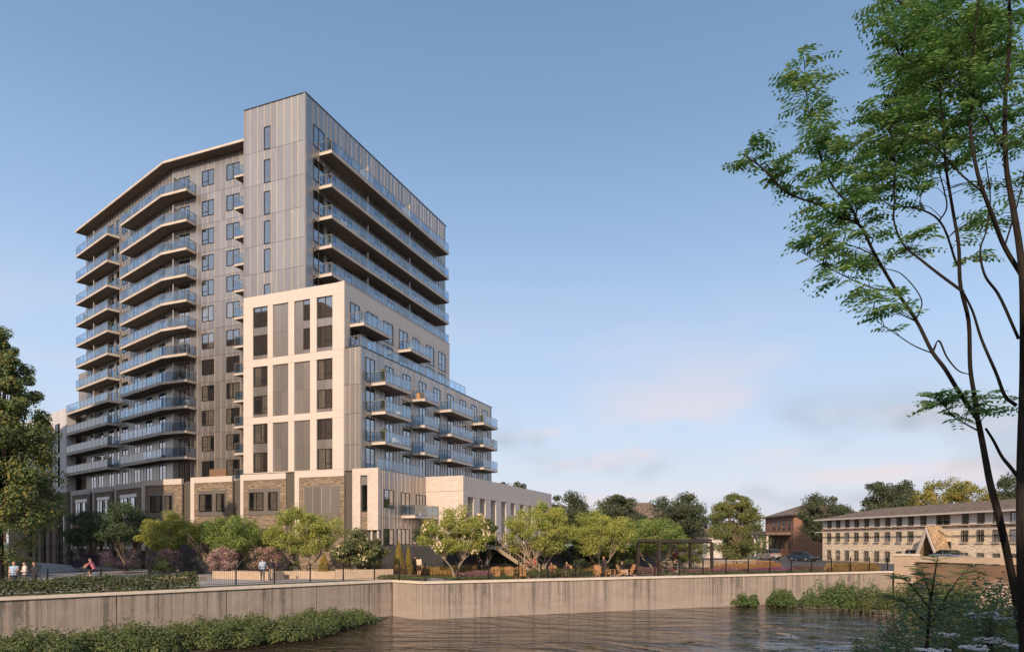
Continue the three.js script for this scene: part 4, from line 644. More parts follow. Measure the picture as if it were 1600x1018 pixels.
makeTree('street_tree', 'big tree with sunlit highlights coloured into its leaves at the left edge behind the fence', 'tree', { R: [4.9, 7.8, 4.9], n: 52000, leaf: .2, lobes: 210, lobe: .25, cy: 9.8, trunkH: 4.5, r0: .32, seed: 171, colors: [[.105, .165, .04], [.14, .195, .045], [.08, .125, .034]], accent: [[.36, .29, .05], .13], hollow: .12, taper: .62, aspect: .7, bark: M.darkBark, reach: .5 }, at(-2, 48), 1.0);  // yellow accent puts sunlit highlights into the leaf colour
{ const r = rng(191), p = [], list = []; for (let i = 0; i < 26000; i++) { const px = 560 + r() * 800, D = 205 + r() * 40, h = 9.5 * fbm(px * .035, 1, 4, 3) + 1.5, q = at(px, D), y = h * Math.pow(r(), .6); list.push([q.x, y, q.z, r() - .5, .4 + r() * .5, r() - .2, .9 * (.6 + r() * .7), ...jitter(DG[Math.floor(r() * 3)], r, .4)]); } tag(obj('distant_woods', leaves(list, { seed: 192 }), M.leaf), 'far belt of dark trees on the horizon behind the garden', 'woods', null, 'stuff'); }
// trees and shrubs of the near bank behind the camera shade the foreground
const bankTree = makeTree('bank_tree', 'tall dark tree standing on the near river bank', 'tree', { ...bg, R: [6.5, 7.5, 6], n: 9000, leaf: .7, lobes: 60, lobe: .26, cy: 11.5, trunkH: 5, r0: .4, seed: 181 }, [9, 0, 13], 0, 'tall trees on the near bank');
dup(bankTree, [18, 0, 10], 2, 'tall dark tree further along the near river bank', [1, .95, 1]); dup(bankTree, [1, 0, 15], 4, 'tall dark tree at the middle of the near river bank', [.95, .9, .95]);
for (const [x, w, h, label] of [[-141, 40, 52, 'added unseen block that darkens reflections in the cream block windows'], [-188, 50, 66, 'added unseen block that darkens reflections in the podium windows'], [-246, 56, 58, 'added unseen block that darkens reflections in the wing windows']]) { const H = thing('reflection_blocker', label, 'building', [x, 0, 78]); obj('wall', bx(w, h, 16, 0, h / 2, 8), M.redBrick, H); obj('roof', bx(w + .6, .5, 16.6, 0, h + .2, 8), M.darkStone, H); for (let j = 0; j < Math.floor(h / 3.8); j++) obj('window', bx(w - 4, 1.6, .2, 0, 2.5 + j * 3.7, -.06), M.frame, H); }  // made-up blocks behind the camera, added to darken what the windows reflect
// ------------------------------------------------------------------ riverside plants
structure('river_bank', (() => { const s = new THREE.PlaneGeometry(120, 60, 60, 40); s.rotateX(-Math.PI / 2); s.translate(30, 0, 6); const p = s.attributes.position; for (let i = 0; i < p.count; i++) { const x = p.getX(i), z = p.getZ(i), d = -z; p.setY(i, 1.15 - 3.9 * smooth(4 + .25 * Math.max(0, x), 22 + .5 * Math.max(0, x), d) - .6 * smooth(6, -20, x) + .3 * (noise3(x * .5, 0, z * .5) - .5) - (z < -21 ? .3 : 0)); } s.computeVertexNormals(); return s; })(), M.mud, 'dark earth of the near river bank');
structure('shoal', (() => { const g = sheet([[-45, -2], [-33.5, -27], [-28.2, -43.0], [-27.2, -43.6], [-26.0, -40.0], [-26.5, -30], [-30, -16], [-36, -2]], -2.66); return g; })(), M.mud, 'low muddy shoal under the left river wall');
function clump(name, label, pts, o) {                               // bushy riverside growth, pts = [x, z, radius, height]
  const r = rng(o.seed), list = []; const tot = pts.reduce((a, p) => a + p[2] * p[2] * Math.max(.6, p[3]), 0);
  for (const [x, z, R, h] of pts) { const n = Math.round(o.n * R * R * Math.max(.6, h) / tot);
    for (let i = 0; i < n; i++) { const a = r() * 6.28, d = Math.sqrt(r()) * R, xx = x + Math.cos(a) * d, zz = z + Math.sin(a) * d, H = h * Math.pow(Math.max(.04, 1 - d * d / R / R), .3) * (.35 + 1.1 * fbm(xx * 1.9 + o.seed, 2, zz * 1.9, 3)), y = H * Math.pow(r(), .55); list.push([xx, y, zz, Math.cos(a) * d / R + r() - .5, .5 + r() * .6, Math.sin(a) * d / R + r() - .5, (o.leaf ?? .2) * (.6 + r() * .8), ...jitter(o.colors[Math.floor(r() * o.colors.length)], r, .5)]); } }
  return leaves(list, { seed: o.seed, aspect: o.aspect ?? .5 });
}
{
  const p = [], r = rng(301); for (let i = 0; i < 330; i++) { const t = i / 329, x = -41.5 + t * 12.9, z = -11.5 - t * 29.2, k = 1 - smooth(.72, 1, t); p.push([x + .9 + r() * (1.2 + 4.4 * k), z + .4 + r() * (.6 + 1.6 * k), (.5 + r() * .6), (.6 + r() * .75) * (.8 + .35 * k)]); }
  const g = clump('riverside_shrubs', '', p, { seed: 302, n: 110000, leaf: .15, colors: [[.11, .165, .035], [.14, .20, .045], [.085, .13, .032], [.19, .22, .06]] }); g.translate(0, -2.66, 0);
  tag(obj('riverside_shrubs', g, M.leaf), 'long mass of leafy shrubs in the water along the left river wall', 'shrubs', null, 'stuff');
}
const islet = (label, px, D, w, h, n, seed) => { const c = at(px, D), r = rng(seed), p = []; for (let i = 0; i < 16; i++) p.push([(r() - .5) * w * .85, (r() - .5) * 1.8, w * .1 + r() * w * .12, h * (.45 + r() * .75)]); const g = clump('', '', p, { seed, n, leaf: .2, colors: [[.10, .175, .035], [.14, .21, .045], [.075, .14, .035]] }); const m = obj('river_shrub', g, M.leaf); m.position.set(c.x, -2.72, c.z); m.rotation.y = -.5; tag(m, label, 'shrub', 'green shrubs growing in the river below the right wall'); };
islet('small green shrub in the river, left of the two larger ones', 1158, 60, 2.6, 1.25, 2600, 311);
islet('broad green shrub in the middle of the river shrubs', 1236, 59, 4.6, 1.6, 5600, 312);
islet('tallest green river shrub, nearest to the bridge', 1325, 57, 5.2, 2.3, 7600, 313);
{ const c = at(1425, 52), p = [[0, 0, 2.4, 2.4], [2.2, .5, 2.6, 2.8], [4.6, 1, 2.8, 2.6], [7.5, 1.2, 2.6, 2.3], [-2.2, .2, 1.8, 1.8]], g = clump('', '', p, { seed: 321, n: 26000, leaf: .16, colors: [[.11, .16, .035], [.16, .19, .045], [.08, .13, .03], [.21, .20, .05]] }); const m = obj('bridge_thicket', g, M.leaf); m.position.set(c.x, -2.7, c.z); m.rotation.y = -.65; tag(m, 'thicket of green shrubs at the foot of the bridge parapet', 'shrubs', null, 'stuff'); }
{ const T = shrub('white_flowering_shrub', 'sunlit cream flowering shrub against the bridge parapet by the dark trunk', 1560, 34, [1.1, 1.95, .9], 2600, MG, 331, { leaf: .12, y: -2.7 }), r = rng(332), list = []; for (let i = 0; i < 1700; i++) { const a = r() * 6.28, b = r(), q = Math.sqrt(1 - b * b), k = .85 + r() * .25; list.push([Math.cos(a) * q * 1.2 * k, 2.75 + b * .85 * k - (Math.cos(a) * q) * .4, Math.sin(a) * q * .9 * k, Math.cos(a) * q, b, Math.sin(a) * q, .075 * (.6 + r() * .8), ...jitter([.62, .47, .39], r, .2)]); } obj('blossom', leaves(list, { seed: 3, aspect: .9 }), M.petal, T); }
// near bank: leafy plants, ferns, white umbels and a young feathery tree, all in the shade
const nearBase = (px, D) => 3 - .173 * D - .35;
{
  const r = rng(341), list = [];
  const leafAt = (x, y, z, s, c) => list.push([x, y, z, r() - .5, .7 + r() * .6, r() - .5, s, ...jitter(c, r, .5)]);
  for (let i = 0; i < 15000; i++) { const px = 1330 + Math.pow(r(), .75) * 310, D = 9 + r() * 9, k = smooth(1330, 1470, px), topY = 1012 - k * 95 + (noise3(px * .03, D * .4, 2) - .5) * 70, py = topY + Math.pow(r(), .8) * (1060 - topY), p = at3(px, py, D); leafAt(p.x, p.y, p.z, .045 + r() * .08, [[.085, .16, .05], [.13, .21, .055], [.08, .145, .085], [.20, .20, .05]][Math.floor(noise3(px * .05, py * .05, D) * 3.99)]); }
  tag(obj('bank_undergrowth', leaves(list, { seed: 342, aspect: .42 }), M.leaf), 'dark leafy undergrowth on the near bank at the lower right', 'undergrowth', null, 'stuff');
}
function compound(list, base, dir, len, n, s, r, c, sag = .25) {     // pinnate leaf: leaflets in pairs along a rachis
  const side = new THREE.Vector3().crossVectors(dir, new THREE.Vector3(0, 1, 0)).normalize(), p = new THREE.Vector3(), col = jitter(c, r, .35);
  for (let i = 0; i < n; i++) { const t = (i + .6) / n; for (const k of [-1, 1]) { p.copy(base).addScaledVector(dir, len * t).addScaledVector(side, k * s * .55).y -= sag * len * t * t; list.push([p.x, p.y, p.z, (r() - .5) * 1.5 + side.x * k * .3, .7, (r() - .5) * 1.5, s * (.75 + .5 * Math.sin(t * 2.8)), ...col, dir.x * .4 + side.x * k, -.25, dir.z * .4 + side.z * k]); } }
}
function leaflets(list, asp) {                                      // like leaves(), but each blade points along its own direction (entries 10..12)
  const n = list.length, pos = new Float32Array(n * 18), col = new Float32Array(n * 18), up = new THREE.Vector3(), t = new THREE.Vector3(), b = new THREE.Vector3(), c = new THREE.Vector3(), q = new THREE.Vector3();
  list.forEach((l, k) => { t.set(l[10], l[11], l[12]).normalize(); up.set(l[3], l[4], l[5]).addScaledVector(t, -(l[3] * t.x + l[4] * t.y + l[5] * t.z)).normalize(); b.crossVectors(up, t); const s = l[6]; c.set(l[0], l[1], l[2]);
    const A = q.copy(c).addScaledVector(t, -s * .5).toArray(), Z = q.copy(c).addScaledVector(t, s * .5).addScaledVector(up, -s * .06).toArray(), Lf = q.copy(c).addScaledVector(b, s * asp * .5).addScaledVector(up, s * .05).toArray(), R = q.copy(c).addScaledVector(b, -s * asp * .5).addScaledVector(up, s * .05).toArray();
    pos.set([...A, ...Lf, ...Z, ...A, ...Z, ...R], k * 18); for (let i = 0; i < 6; i++) col.set([l[7], l[8], l[9]], k * 18 + i * 3); });
  const g = new THREE.BufferGeometry(); g.setAttribute('position', new THREE.BufferAttribute(pos, 3)); g.setAttribute('color', new THREE.BufferAttribute(col, 3)); g.setAttribute('uv', new THREE.BufferAttribute(new Float32Array(n * 12), 2)); g.computeVertexNormals(); return g;
}
function umbel(label, px, py, D, w, n, seed, c = [.72, .74, .76]) {
  const p = at3(px, py, D), T = thing('white_flowers', label, 'flowers', [p.x, p.y, p.z], 0, 'white flower heads on the near bank'), r = rng(seed), list = [], st = [];
  for (let k = 0; k < n; k++) { const a = r() * 6.28, d = Math.sqrt(r()) * w, cx = Math.cos(a) * d, cz = Math.sin(a) * d * .6, cy = (r() - .5) * w * .35, hr = .035 + r() * .03; st.push(tube([[cx * .2, cy - .55, cz * .2], [cx * .7, cy - .2, cz * .7], [cx, cy, cz]], .004, .002, 4, 4)); for (let i = 0; i < 42; i++) { const e = r() * 6.28, f = Math.sqrt(r()) * hr * 1.5; list.push([cx + Math.cos(e) * f, cy + .022 * (1 - f / hr / 1.5) + (r() - .5) * .008, cz + Math.sin(e) * f, (r() - .5) * .6, 1, (r() - .5) * .6 + .3, .013 + r() * .008, ...jitter(c, r, .25)]); } }
  obj('stems', st, M.darkBark, T); obj('petals', leaves(list, { seed, aspect: .9 }), M.petal, T);
}
umbel('broad cluster of white flowers beside the dark trunk', 1545, 962, 10.5, .30, 34, 351, [.62, .66, .72]); umbel('white flower cluster left of the bottom right corner', 1545, 1000, 9.5, .16, 12, 352); umbel('small white flower cluster right of the young tree', 1484, 992, 9.5, .13, 8, 353); umbel('white flowers in the bottom right corner', 1590, 1010, 9, .14, 10, 354); umbel('low white flowers at the bottom edge below the young tree', 1455, 1015, 9, .18, 12, 355); umbel('sparse white flowers at the bottom edge over the water', 1300, 1013, 10, .22, 12, 356, [.40, .48, .55]); umbel('white flowers between the young tree and the trunk cluster', 1520, 1012, 8.8, .14, 10, 357);
{ // feathery sapling in front of the bridge
  const T = thing('sapling', 'young feathery tree with thin stem in front of the bridge', 'tree'), st = [], list = [], r = rng(361), D = 10;
  const stems = [[[1448, 1030], [1452, 960], [1458, 915], [1464, 880], [1466, 868]], [[1456, 935], [1446, 905], [1440, 885]], [[1450, 985], [1472, 945], [1490, 915], [1508, 893], [1522, 882]], [[1452, 950], [1430, 920], [1415, 905], [1396, 902]], [[1450, 975], [1425, 950], [1405, 935], [1380, 930]], [[1450, 965], [1478, 950], [1500, 945]]];
  for (const s of stems) { const pts = s.map(([x, y], i) => at3(x, y, D + (i - 1) * .12)); st.push(tube(pts, s === stems[0] ? .026 : .012, .004, 6)); const cv = new THREE.CatmullRomCurve3(pts); for (let i = 0; i < 26; i++) { const t = .25 + .75 * r(), b = cv.getPoint(t), a = r() * 6.28; compound(list, b, new THREE.Vector3(Math.cos(a), .15 + r() * .4, Math.sin(a)).normalize(), .16 + r() * .16, 9, .045, r, [.12, .21, .05]); } }
  obj('stem', st, M.darkBark, T); obj('foliage', leaflets(list, .38), M.leaf, T);
}
{ // large multi-stemmed tree at the right edge, seen against the sky
  const T = thing('ash_tree', 'tall multi stemmed tree with feathery leaves leaning in from the right', 'tree'), D0 = 9.2, r = rng(371), limbsL = [], curves = [];
  const S = (dz, r0, r1, ...p) => limbsL.push({ dz, r0, r1, p });
  S(-.5, .088, .020, [1604, 1060], [1601, 960], [1599, 880], [1598, 760], [1598, 690], [1599, 600], [1600, 500], [1599, 433], [1594, 380], [1581, 310], [1574, 260], [1572, 160], [1576, 80], [1578, -30]);
  S(0, .062, .044, [1597, 985], [1590, 935], [1575, 870], [1560, 800], [1548, 755], [1540, 719], [1535, 690], [1530, 660]);
  S(.1, .036, .012, [1530, 660], [1518, 641], [1496, 609], [1476, 576], [1459, 550], [1432, 502], [1399, 454], [1366, 397], [1342, 349], [1306, 337], [1282, 319], [1245, 308], [1225, 295], [1190, 262], [1160, 240]);
  S(.3, .02, .006, [1342, 349], [1327, 319], [1303, 292], [1282, 249], [1264, 180], [1260, 144], [1257, 95]);
  S(-.1, .036, .012, [1530, 660], [1524, 630], [1517, 578], [1514, 502], [1502, 445], [1499, 385], [1489, 334], [1483, 295], [1477, 255], [1475, 200], [1470, 130], [1480, 60], [1475, -20]);
  S(-.3, .028, .016, [1587, 632], [1573, 619], [1558, 583], [1534, 529], [1522, 487], [1507, 457]);
  S(-.2, .022, .008, [1507, 457], [1465, 427], [1438, 403], [1417, 385], [1399, 349], [1399, 310], [1398, 240], [1385, 170]);
  S(.2, .018, .006, [1495, 415], [1468, 346], [1429, 325], [1393, 322], [1350, 290], [1320, 262]);
  S(.5, .014, .005, [1468, 346], [1478, 325], [1477, 298], [1462, 250], [1440, 190], [1425, 120], [1400, 60]);
  S(-.5, .022, .008, [1592, 529], [1561, 460], [1540, 430], [1531, 394], [1543, 358], [1548, 310], [1540, 250]);
  S(-.6, .034, .012, [1597, 433], [1570, 385], [1549, 334], [1530, 280], [1519, 210], [1516, 180], [1523, 140], [1520, 80], [1530, -10]);
  S(-.2, .03, .02, [1591, 744], [1578, 728], [1565, 714], [1552, 690], [1540, 670]);
  S(.1, .018, .008, [1459, 548], [1466, 532], [1480, 560], [1499, 580], [1517, 584]);
  S(.4, .012, .004, [1459, 552], [1430, 540], [1400, 520], [1372, 500], [1345, 462]);
  S(.2, .012, .004, [1399, 454], [1360, 450], [1320, 430], [1280, 410], [1245, 388]);
  S(.5, .012, .004, [1366, 397], [1340, 388], [1300, 375], [1262, 365]);
  S(0, .014, .005, [1532, 673], [1512, 664], [1490, 650], [1475, 632], [1462, 618]);
  S(-.3, .014, .005, [1570, 385], [1590, 320], [1600, 270], [1610, 180]);
  S(.3, .014, .005, [1519, 210], [1500, 160], [1490, 110], [1500, 40], [1510, -20]);
  S(-.6, .014, .004, [1534, 300], [1500, 270], [1470, 235], [1430, 215], [1390, 195]);
  S(-.4, .014, .004, [1573, 240], [1545, 190], [1520, 150], [1450, 110], [1405, 85]);
  S(-.4, .014, .004, [1572, 150], [1540, 90], [1500, 40], [1450, 15], [1408, 5]);
  S(0, .012, .004, [1432, 502], [1440, 470], [1410, 430], [1380, 420], [1350, 410]);
  const geo = [];
  for (const l of limbsL) { const pts = l.p.map(([x, y], i) => at3(x + (r() - .5) * 3, y + (r() - .5) * 3, D0 + l.dz + Math.sin(i * 1.3 + l.dz * 9) * .16)); geo.push(tube(pts, l.r0 * .86, l.r1 * .8, l.r0 > .05 ? 9 : 6, pts.length * 4)); const c = new THREE.CatmullRomCurve3(pts); for (let i = 0; i <= 60; i++) curves.push([c.getPoint(i / 60), i / 60, l]); }
  // leaf masses: [px, py, rx, ry, sprays, depth spread]
  const masses = [[1262, 130, 26, 48, 15, .6], [1262, 195, 30, 30, 9, .6], [1195, 248, 40, 24, 11, .6], [1255, 285, 50, 22, 13, .7], [1300, 225, 26, 34, 9, .7], [1335, 270, 40, 48, 26, 1.2], [1380, 240, 36, 60, 28, 1.4], [1420, 280, 46, 50, 22, 1.4], [1405, 190, 40, 40, 26, 1.4], [1420, 100, 40, 60, 40, 1.5], [1480, 60, 60, 60, 62, 1.8], [1550, 60, 60, 60, 62, 1.8], [1480, 150, 60, 60, 52, 1.8], [1560, 150, 50, 70, 46, 1.8], [1450, 220, 50, 50, 30, 1.5], [1400, 25, 30, 30, 16, 1.2], [1590, 260, 30, 50, 10, 1.2], [1540, 345, 28, 16, 7, .6], [1275, 382, 36, 20, 11, .6], [1310, 415, 40, 26, 12, .7], [1345, 400, 40, 28, 12, .8], [1350, 350, 40, 30, 14, .9], [1360, 462, 26, 12, 8, .5], [1395, 490, 30, 24, 8, .6], [1470, 625, 20, 12, 6, .4], [1500, 640, 26, 18, 7, .4], [1545, 640, 30, 22, 8, .5], [1430, 380, 26, 22, 6, .7], [1500, 240, 30, 30, 8, 1.2], [1300, 330, 30, 20, 9, .7], [1515, 395, 18, 22, 4, .6]];
  const list = [], tw = [], cam = new THREE.Vector3(0, EYE, 0);
  for (const [px, py, rx, ry, n, ds] of masses) for (let i = 0; i < n * (px < 1350 ? 1.12 : 1.25); i++) {
    const a = r() * 6.28, d = Math.sqrt(r()), e = at3(px + Math.cos(a) * rx * 1.12 * d, py + Math.sin(a) * ry * 1.18 * d, D0 + .1 + (r() - .5) * ds);
    let best = null, bd = 1e9; for (const q of curves) { const dd = q[0].distanceTo(e) + Math.max(0, q[0].y - e.y + .05) * 1.2 + (q[1] < .15 && q[2].r0 > .05 ? 1 : 0); if (dd < bd) { bd = dd; best = q; } }
    const b = best[0], m = b.clone().lerp(e, .5); m.y += .04 + r() * .06; if (b.distanceTo(e) > 1.1) continue; tw.push(tube([b, m, e], .0055, .0022, 4, 5));
    const cv = new THREE.QuadraticBezierCurve3(b, m, e), nl = 3 + Math.floor(r() * 3), fwd = e.clone().sub(b).normalize();
    for (let k = 0; k < nl; k++) { const t = k === 0 ? 1 : .35 + .65 * r(), o = cv.getPoint(t), ang = (r() - .5) * 2.6, dir = fwd.clone().applyAxisAngle(new THREE.Vector3(0, 1, 0), ang); dir.y = dir.y * .6 + .12 + (r() - .5) * .5; dir.normalize(); compound(list, o, dir, .22 + r() * .15, 5, .078, r, [[.17, .34, .085], [.21, .38, .095], [.13, .28, .08], [.27, .40, .13]][Math.floor(r() * 4)], .3); }
  }
  obj('trunk', geo, M.darkBark, T); obj('twigs', tw, M.darkBark, T); obj('foliage', leaflets(list, .42), M.ashLeaf, T);
}

// ------------------------------------------------------------------ garden furniture, stairs, planters
function stair(label, pos, turn, o) {
  const S = thing('staircase', label, 'stairs', pos, turn, 'outdoor stairs from the terrace to the garden'), n = o.n, tr = o.run / n, ri = o.rise / n, w = 1.7;
  for (let i = 0; i < n; i++) obj('step', bx(tr + .03, .06, w, (i + .5) * tr, o.rise - (i + 1) * ri + .0, 0), M.slab, S);
  for (const z of [-w / 2, w / 2]) {
    if (o.solid) obj('side_wall', (() => { const s = new THREE.Shape([[-.9, 0], [o.run, 0], [o.run, .25], [0, o.rise + .1], [-.9, o.rise + .1]].map((p) => new THREE.Vector2(...p))); return new THREE.ExtrudeGeometry(s, { depth: .14, bevelEnabled: false }).translate(0, 0, z - .07 + Math.sign(z) * .12); })(), M.darkStone, S);
    else obj('stringer', bar([-.1, o.rise - .1, z], [o.run, .05, z], .3, .08), M.tanSteel, S);
    const g = []; for (let i = 0; i <= n; i++) g.push(bar([i * tr, o.rise - i * ri, z], [i * tr, o.rise - i * ri + .95, z], .022)); obj('balusters', g, M.tanSteel, S).userData.kind = 'stuff';
    for (const i of [0, Math.round(n / 3), Math.round(n * 2 / 3), n]) obj('post', bar([i * tr, o.rise - i * ri - .1, z], [i * tr, o.rise - i * ri + 1.12, z], .1), M.tanSteel, S);
    for (const h of [1.08, .62]) obj('handrail', bar([-.1, o.rise + h + .03, z], [o.run + .1, h - .03, z], .06, .09), M.tanSteel, S);
    if (o.landing) obj('handrail', bar([-o.landing, o.rise + 1.1, z], [0, o.rise + 1.1, z], .06), M.tanSteel, S);
  }
  if (o.landing) obj('landing', bx(o.landing, .25, w + .2, -o.landing / 2, o.rise - .12, 0), M.slab, S);
  return S;
}
stair('open tan steel stair descending from the pavilion terrace', [-22.3, 0, -53.6], 0, { n: 15, run: 3.9, rise: 2.62, landing: 1.4 });
stair('tan railed stair with solid dark side wall left of the pink shrub', [-51.4, 0, -48.2], .15, { n: 14, run: 2.6, rise: 2.65, solid: true });
stair('far tan railed stair seen past the pergola posts', [-12.6, 0, -66.2], -.2, { n: 15, run: 3.6, rise: 2.62, landing: .6 });
function planter(label, a, b, w, h, mat) { const f = along(a, b), len = Math.hypot(b[0] - a[0], b[1] - a[1]), P = thing('planter_wall', label, 'planter', [f.x, 0, f.z], f.a, 'low concrete planter walls in the garden'); obj('side', bx(len, h, .18, len / 2, h / 2, 0), mat, P); obj('side', bx(len, h * .97, .18, len / 2, h * .485, -w), mat, P); for (const x of [.09, len - .09]) obj('end', bx(.18, h * .98, w - .2, x, h * .49, -w / 2), mat, P); obj('soil', bx(len - .4, .1, w - .2, len / 2, h - .12, -w / 2), M.mud, P); }
const v2 = (v) => [v.x, v.z];
planter('long low tan planter in front of the pink shrubs', v2(at(333, 55)), v2(at(420, 52.6)), 1.6, .62, M.tanPlanter);
planter('low pale planter below the squat conifer', v2(at(440, 55)), v2(at(524, 54)), 1.6, .6, M.tanPlanter);
planter('pale planter below the dark red flower bed', v2(at(524, 53.2)), v2(at(614, 54.5)), 1.6, .78, M.tanPlanter);
planter('low tan planter edge beside the shaded hedge', v2(at(245, 52)), v2(at(300, 50.5)), 1.2, .35, M.tanPlanter);
planter('long low planter wall behind the pergola', v2(at(1045, 76)), v2(at(1180, 83)), 1.2, .8, M.tanPlanter);
function gardenChair(label, px, D, turn) {
  const C = thing('garden_chair', label, 'chair', at(px, D), turn, 'slatted wooden garden chairs');
  const slat = (n, a, b, w, d) => obj(n, bar(a, b, w, d), M.wood, C);
  for (let i = 0; i < 5; i++) { const x = -.26 + i * .13; slat('back_slat', [x * .9, .28, -.22], [x * 1.12, 1.06 - Math.abs(i - 2) * .03, -.52], .12, .022); }
  for (let i = 0; i < 6; i++) obj('seat_slat', bx(.62, .022, .085, 0, .36 - i * .018 + .0, .32 - i * .1 + .0), M.wood, C);
  for (const s of [-1, 1]) { obj('arm', bx(.13, .028, .78, s * .38, .58, 0), M.wood, C); slat('front_leg', [s * .34, 0, .36], [s * .34, .57, .36], .1, .03); slat('rear_leg', [s * .31, .36, .36], [s * .31, 0, -.48], .03, .11); }
  slat('cross_rail', [-.34, .55, -.34], [.34, .55, -.34], .03, .08);
  return C;
}
const away = YAW + Math.PI;
gardenChair('slatted wooden chair seen from behind, leftmost of the three by the fence', 777, 53.2, away - .25); gardenChair('slatted wooden chair seen from behind, middle of the three by the fence', 797.5, 53.6, away - .25); gardenChair('slatted wooden chair seen from behind, nearest to the man in red', 817, 54, away - .25);
gardenChair('wooden chair under the reading man', 861, 56.3, .1); gardenChair('wooden chair under the woman in beige trousers', 886, 56.8, .1);
gardenChair('empty wooden chair beside the standing man at the fence', 952, 58.0, 1.2); gardenChair('wooden chair under the woman with white blouse', 973, 58.6, 1.4); gardenChair('wooden chair seen from the side, right of the seated woman', 983, 59.0, -.9); gardenChair('empty low wooden chair at the feet of the standing man', 938, 57.6, .9);
{ // pergola
  const T = thing('pergola', 'dark bronze pergola of four square posts with flat beams', 'pergola'), p = [at(997, 60), at(1029.5, 59), at(1078.5, 63.5), at(1112.5, 62)];
  const yT = 2.95; for (const q of p) { const m = obj('post', bx(.22, yT, .22, 0, yT / 2, 0), M.bronze, T); m.position.set(q.x, 0, q.z); m.rotation.y = .75; }
  const beam = (a, b, y = yT) => obj('beam', bar([a.x, y, a.z], [b.x, y, b.z], .14, .13), M.bronze, T); beam(p[1], p[3]); beam(p[0], p[2], yT + .006); beam(p[0], p[1], yT + .2); beam(p[2], p[3], yT + .2);
  for (let i = 1; i < 9; i++) { const t = i / 9, a = p[0].clone().lerp(p[2], t), b = p[1].clone().lerp(p[3], t); obj('rafter', bar([a.x, yT + .17, a.z], [b.x, yT + .17, b.z], .12, .06), M.bronze, T); }
}
function picnic(name, label, px, D, turn, mat) { const T = thing(name, label, 'table', at(px, D), turn); for (let i = 0; i < 5; i++) obj('top_board', bx(1.9, .04, .14, 0, .74, -.32 + i * .16), mat, T); for (const z of [-.72, .72]) for (let i = 0; i < 2; i++) obj('seat_board', bx(1.9, .04, .14, 0, .44, z + (i - .5) * .16), mat, T); for (const x of [-.7, .7]) { obj('leg', bar([x, 0, -.7], [x, .72, -.2], .08), mat, T); obj('leg', bar([x, 0, .7], [x, .72, .2], .08), mat, T); obj('cross_bar', bar([x, .4, -.8], [x, .4, .8], .07), mat, T); } }
picnic('picnic_table', 'tan picnic table under the pergola with one seated person', 1046, 62.5, -.7, M.tanSteel); picnic('picnic_table', 'dark picnic table on the gravel right of the pergola', 1157, 76, -.6, M.greyWood);
{ const T = thing('garden_bench', 'long dark wooden bench behind the magenta flower bed', 'bench', at(1190, 76), -.75); for (let i = 0; i < 3; i++) obj('seat_slat', bx(3.2, .05, .12, 0, .45, -.14 + i * .14), M.wood, T); for (const x of [-1.4, 0, 1.4]) { obj('leg', bx(.1, .43, .4, x, .215, 0), M.greyWood, T); } for (let i = 0; i < 2; i++) obj('back_slat', bx(3.2, .12, .04, 0, .65 + i * .17, -.24), M.wood, T); for (const x of [-1.4, 0, 1.4]) obj('back_post', bx(.07, .5, .05, x, .66, -.275), M.greyWood, T); }
// ---- things on the balconies
const shaftRB = FR(-44.79, -55.98, Math.PI / 2), gRB = FR(-37.54, -55.12, Math.PI / 2), mainFB = FR(0, -59.68, 0), wingFB = FR(-67.07, -59.7, -17.5 * Math.PI / 180), pRB = FR(-35.44, -54.97, Math.PI / 2);
let pq = 0;
function pot(label, f, u, y, d, h, mat, c = MG) { const p = point(f, u, y, d), T = thing('potted_plant', label, 'plant', [p.x, p.y, p.z], 0, 'potted plants on the balconies'), r = rng(500 + pq++), list = []; obj('pot', new THREE.LatheGeometry([[0, 0], [.15, 0], [.21, .4], [.235, .4], [.235, .44], [.19, .44], [.18, .38], [0, .38]].map((q) => new THREE.Vector2(...q)), 16), mat, T); for (let i = 0; i < 260; i++) { const a = r() * 6.28, q = Math.sqrt(r()) * .38, y2 = .42 + r() * h; list.push([Math.cos(a) * q, y2, Math.sin(a) * q, Math.cos(a), .4, Math.sin(a), .15 + r() * .12, ...jitter(c[Math.floor(r() * c.length)], r, .5)]); } obj('foliage', leaves(list, { seed: 5 + pq, aspect: .4 }), M.leaf, T); obj('stem', tube([[0, .38, 0], [.02, .42 + h * .5, 0], [0, .4 + h * .9, .02]], .02, .008), M.bark, T); }
pot('leafy plant on the top bent balcony of the wing', wingFB, -10.2, L[0], 1.1, 1.1, M.potWhite, YG); pot('leafy plant at the front end of the top side balcony', shaftRB, 2.6, L[0], 1.2, .7, M.pot); pot('leafy plant by the screen of the top side balcony', shaftRB, 16.2, L[0], .6, 1.2, M.potWhite); pot('round plant at the front end of the fourth side balcony', shaftRB, 2.6, L[3], 1.2, .5, M.potWhite); pot('plant at the front end of the fifth side balcony', shaftRB, 2.7, L[4], 1.2, .8, M.pot);
pot('plant on the upper left balcony of the middle step', gRB, 2.2, 18.72, 1.2, .9, M.pot); pot('plant on the second left balcony of the middle step', gRB, 2.2, 15.83, 1.2, .8, M.pot); pot('plant on the third left balcony of the middle step', gRB, 2.2, 12.85, 1.2, .9, M.pot); pot('bushy plant on the far upper balcony of the middle step', gRB, 26.2, 18.64, 1.2, .7, M.pot, YG); pot('plant overhanging the far middle balcony', gRB, 29.6, 15.75, 1.2, .7, M.pot, YG); pot('green plant on the podium side balcony', pRB, 6.0, 5.65, 1.2, .7, M.potWhite); pot('plant on the lower bent balcony in the sun', mainFB, -65.0, L[7], .9, .7, M.potWhite); pot('plant on the bent balcony above the sunlit bay', mainFB, -66.4, L[5], .9, .9, M.pot);
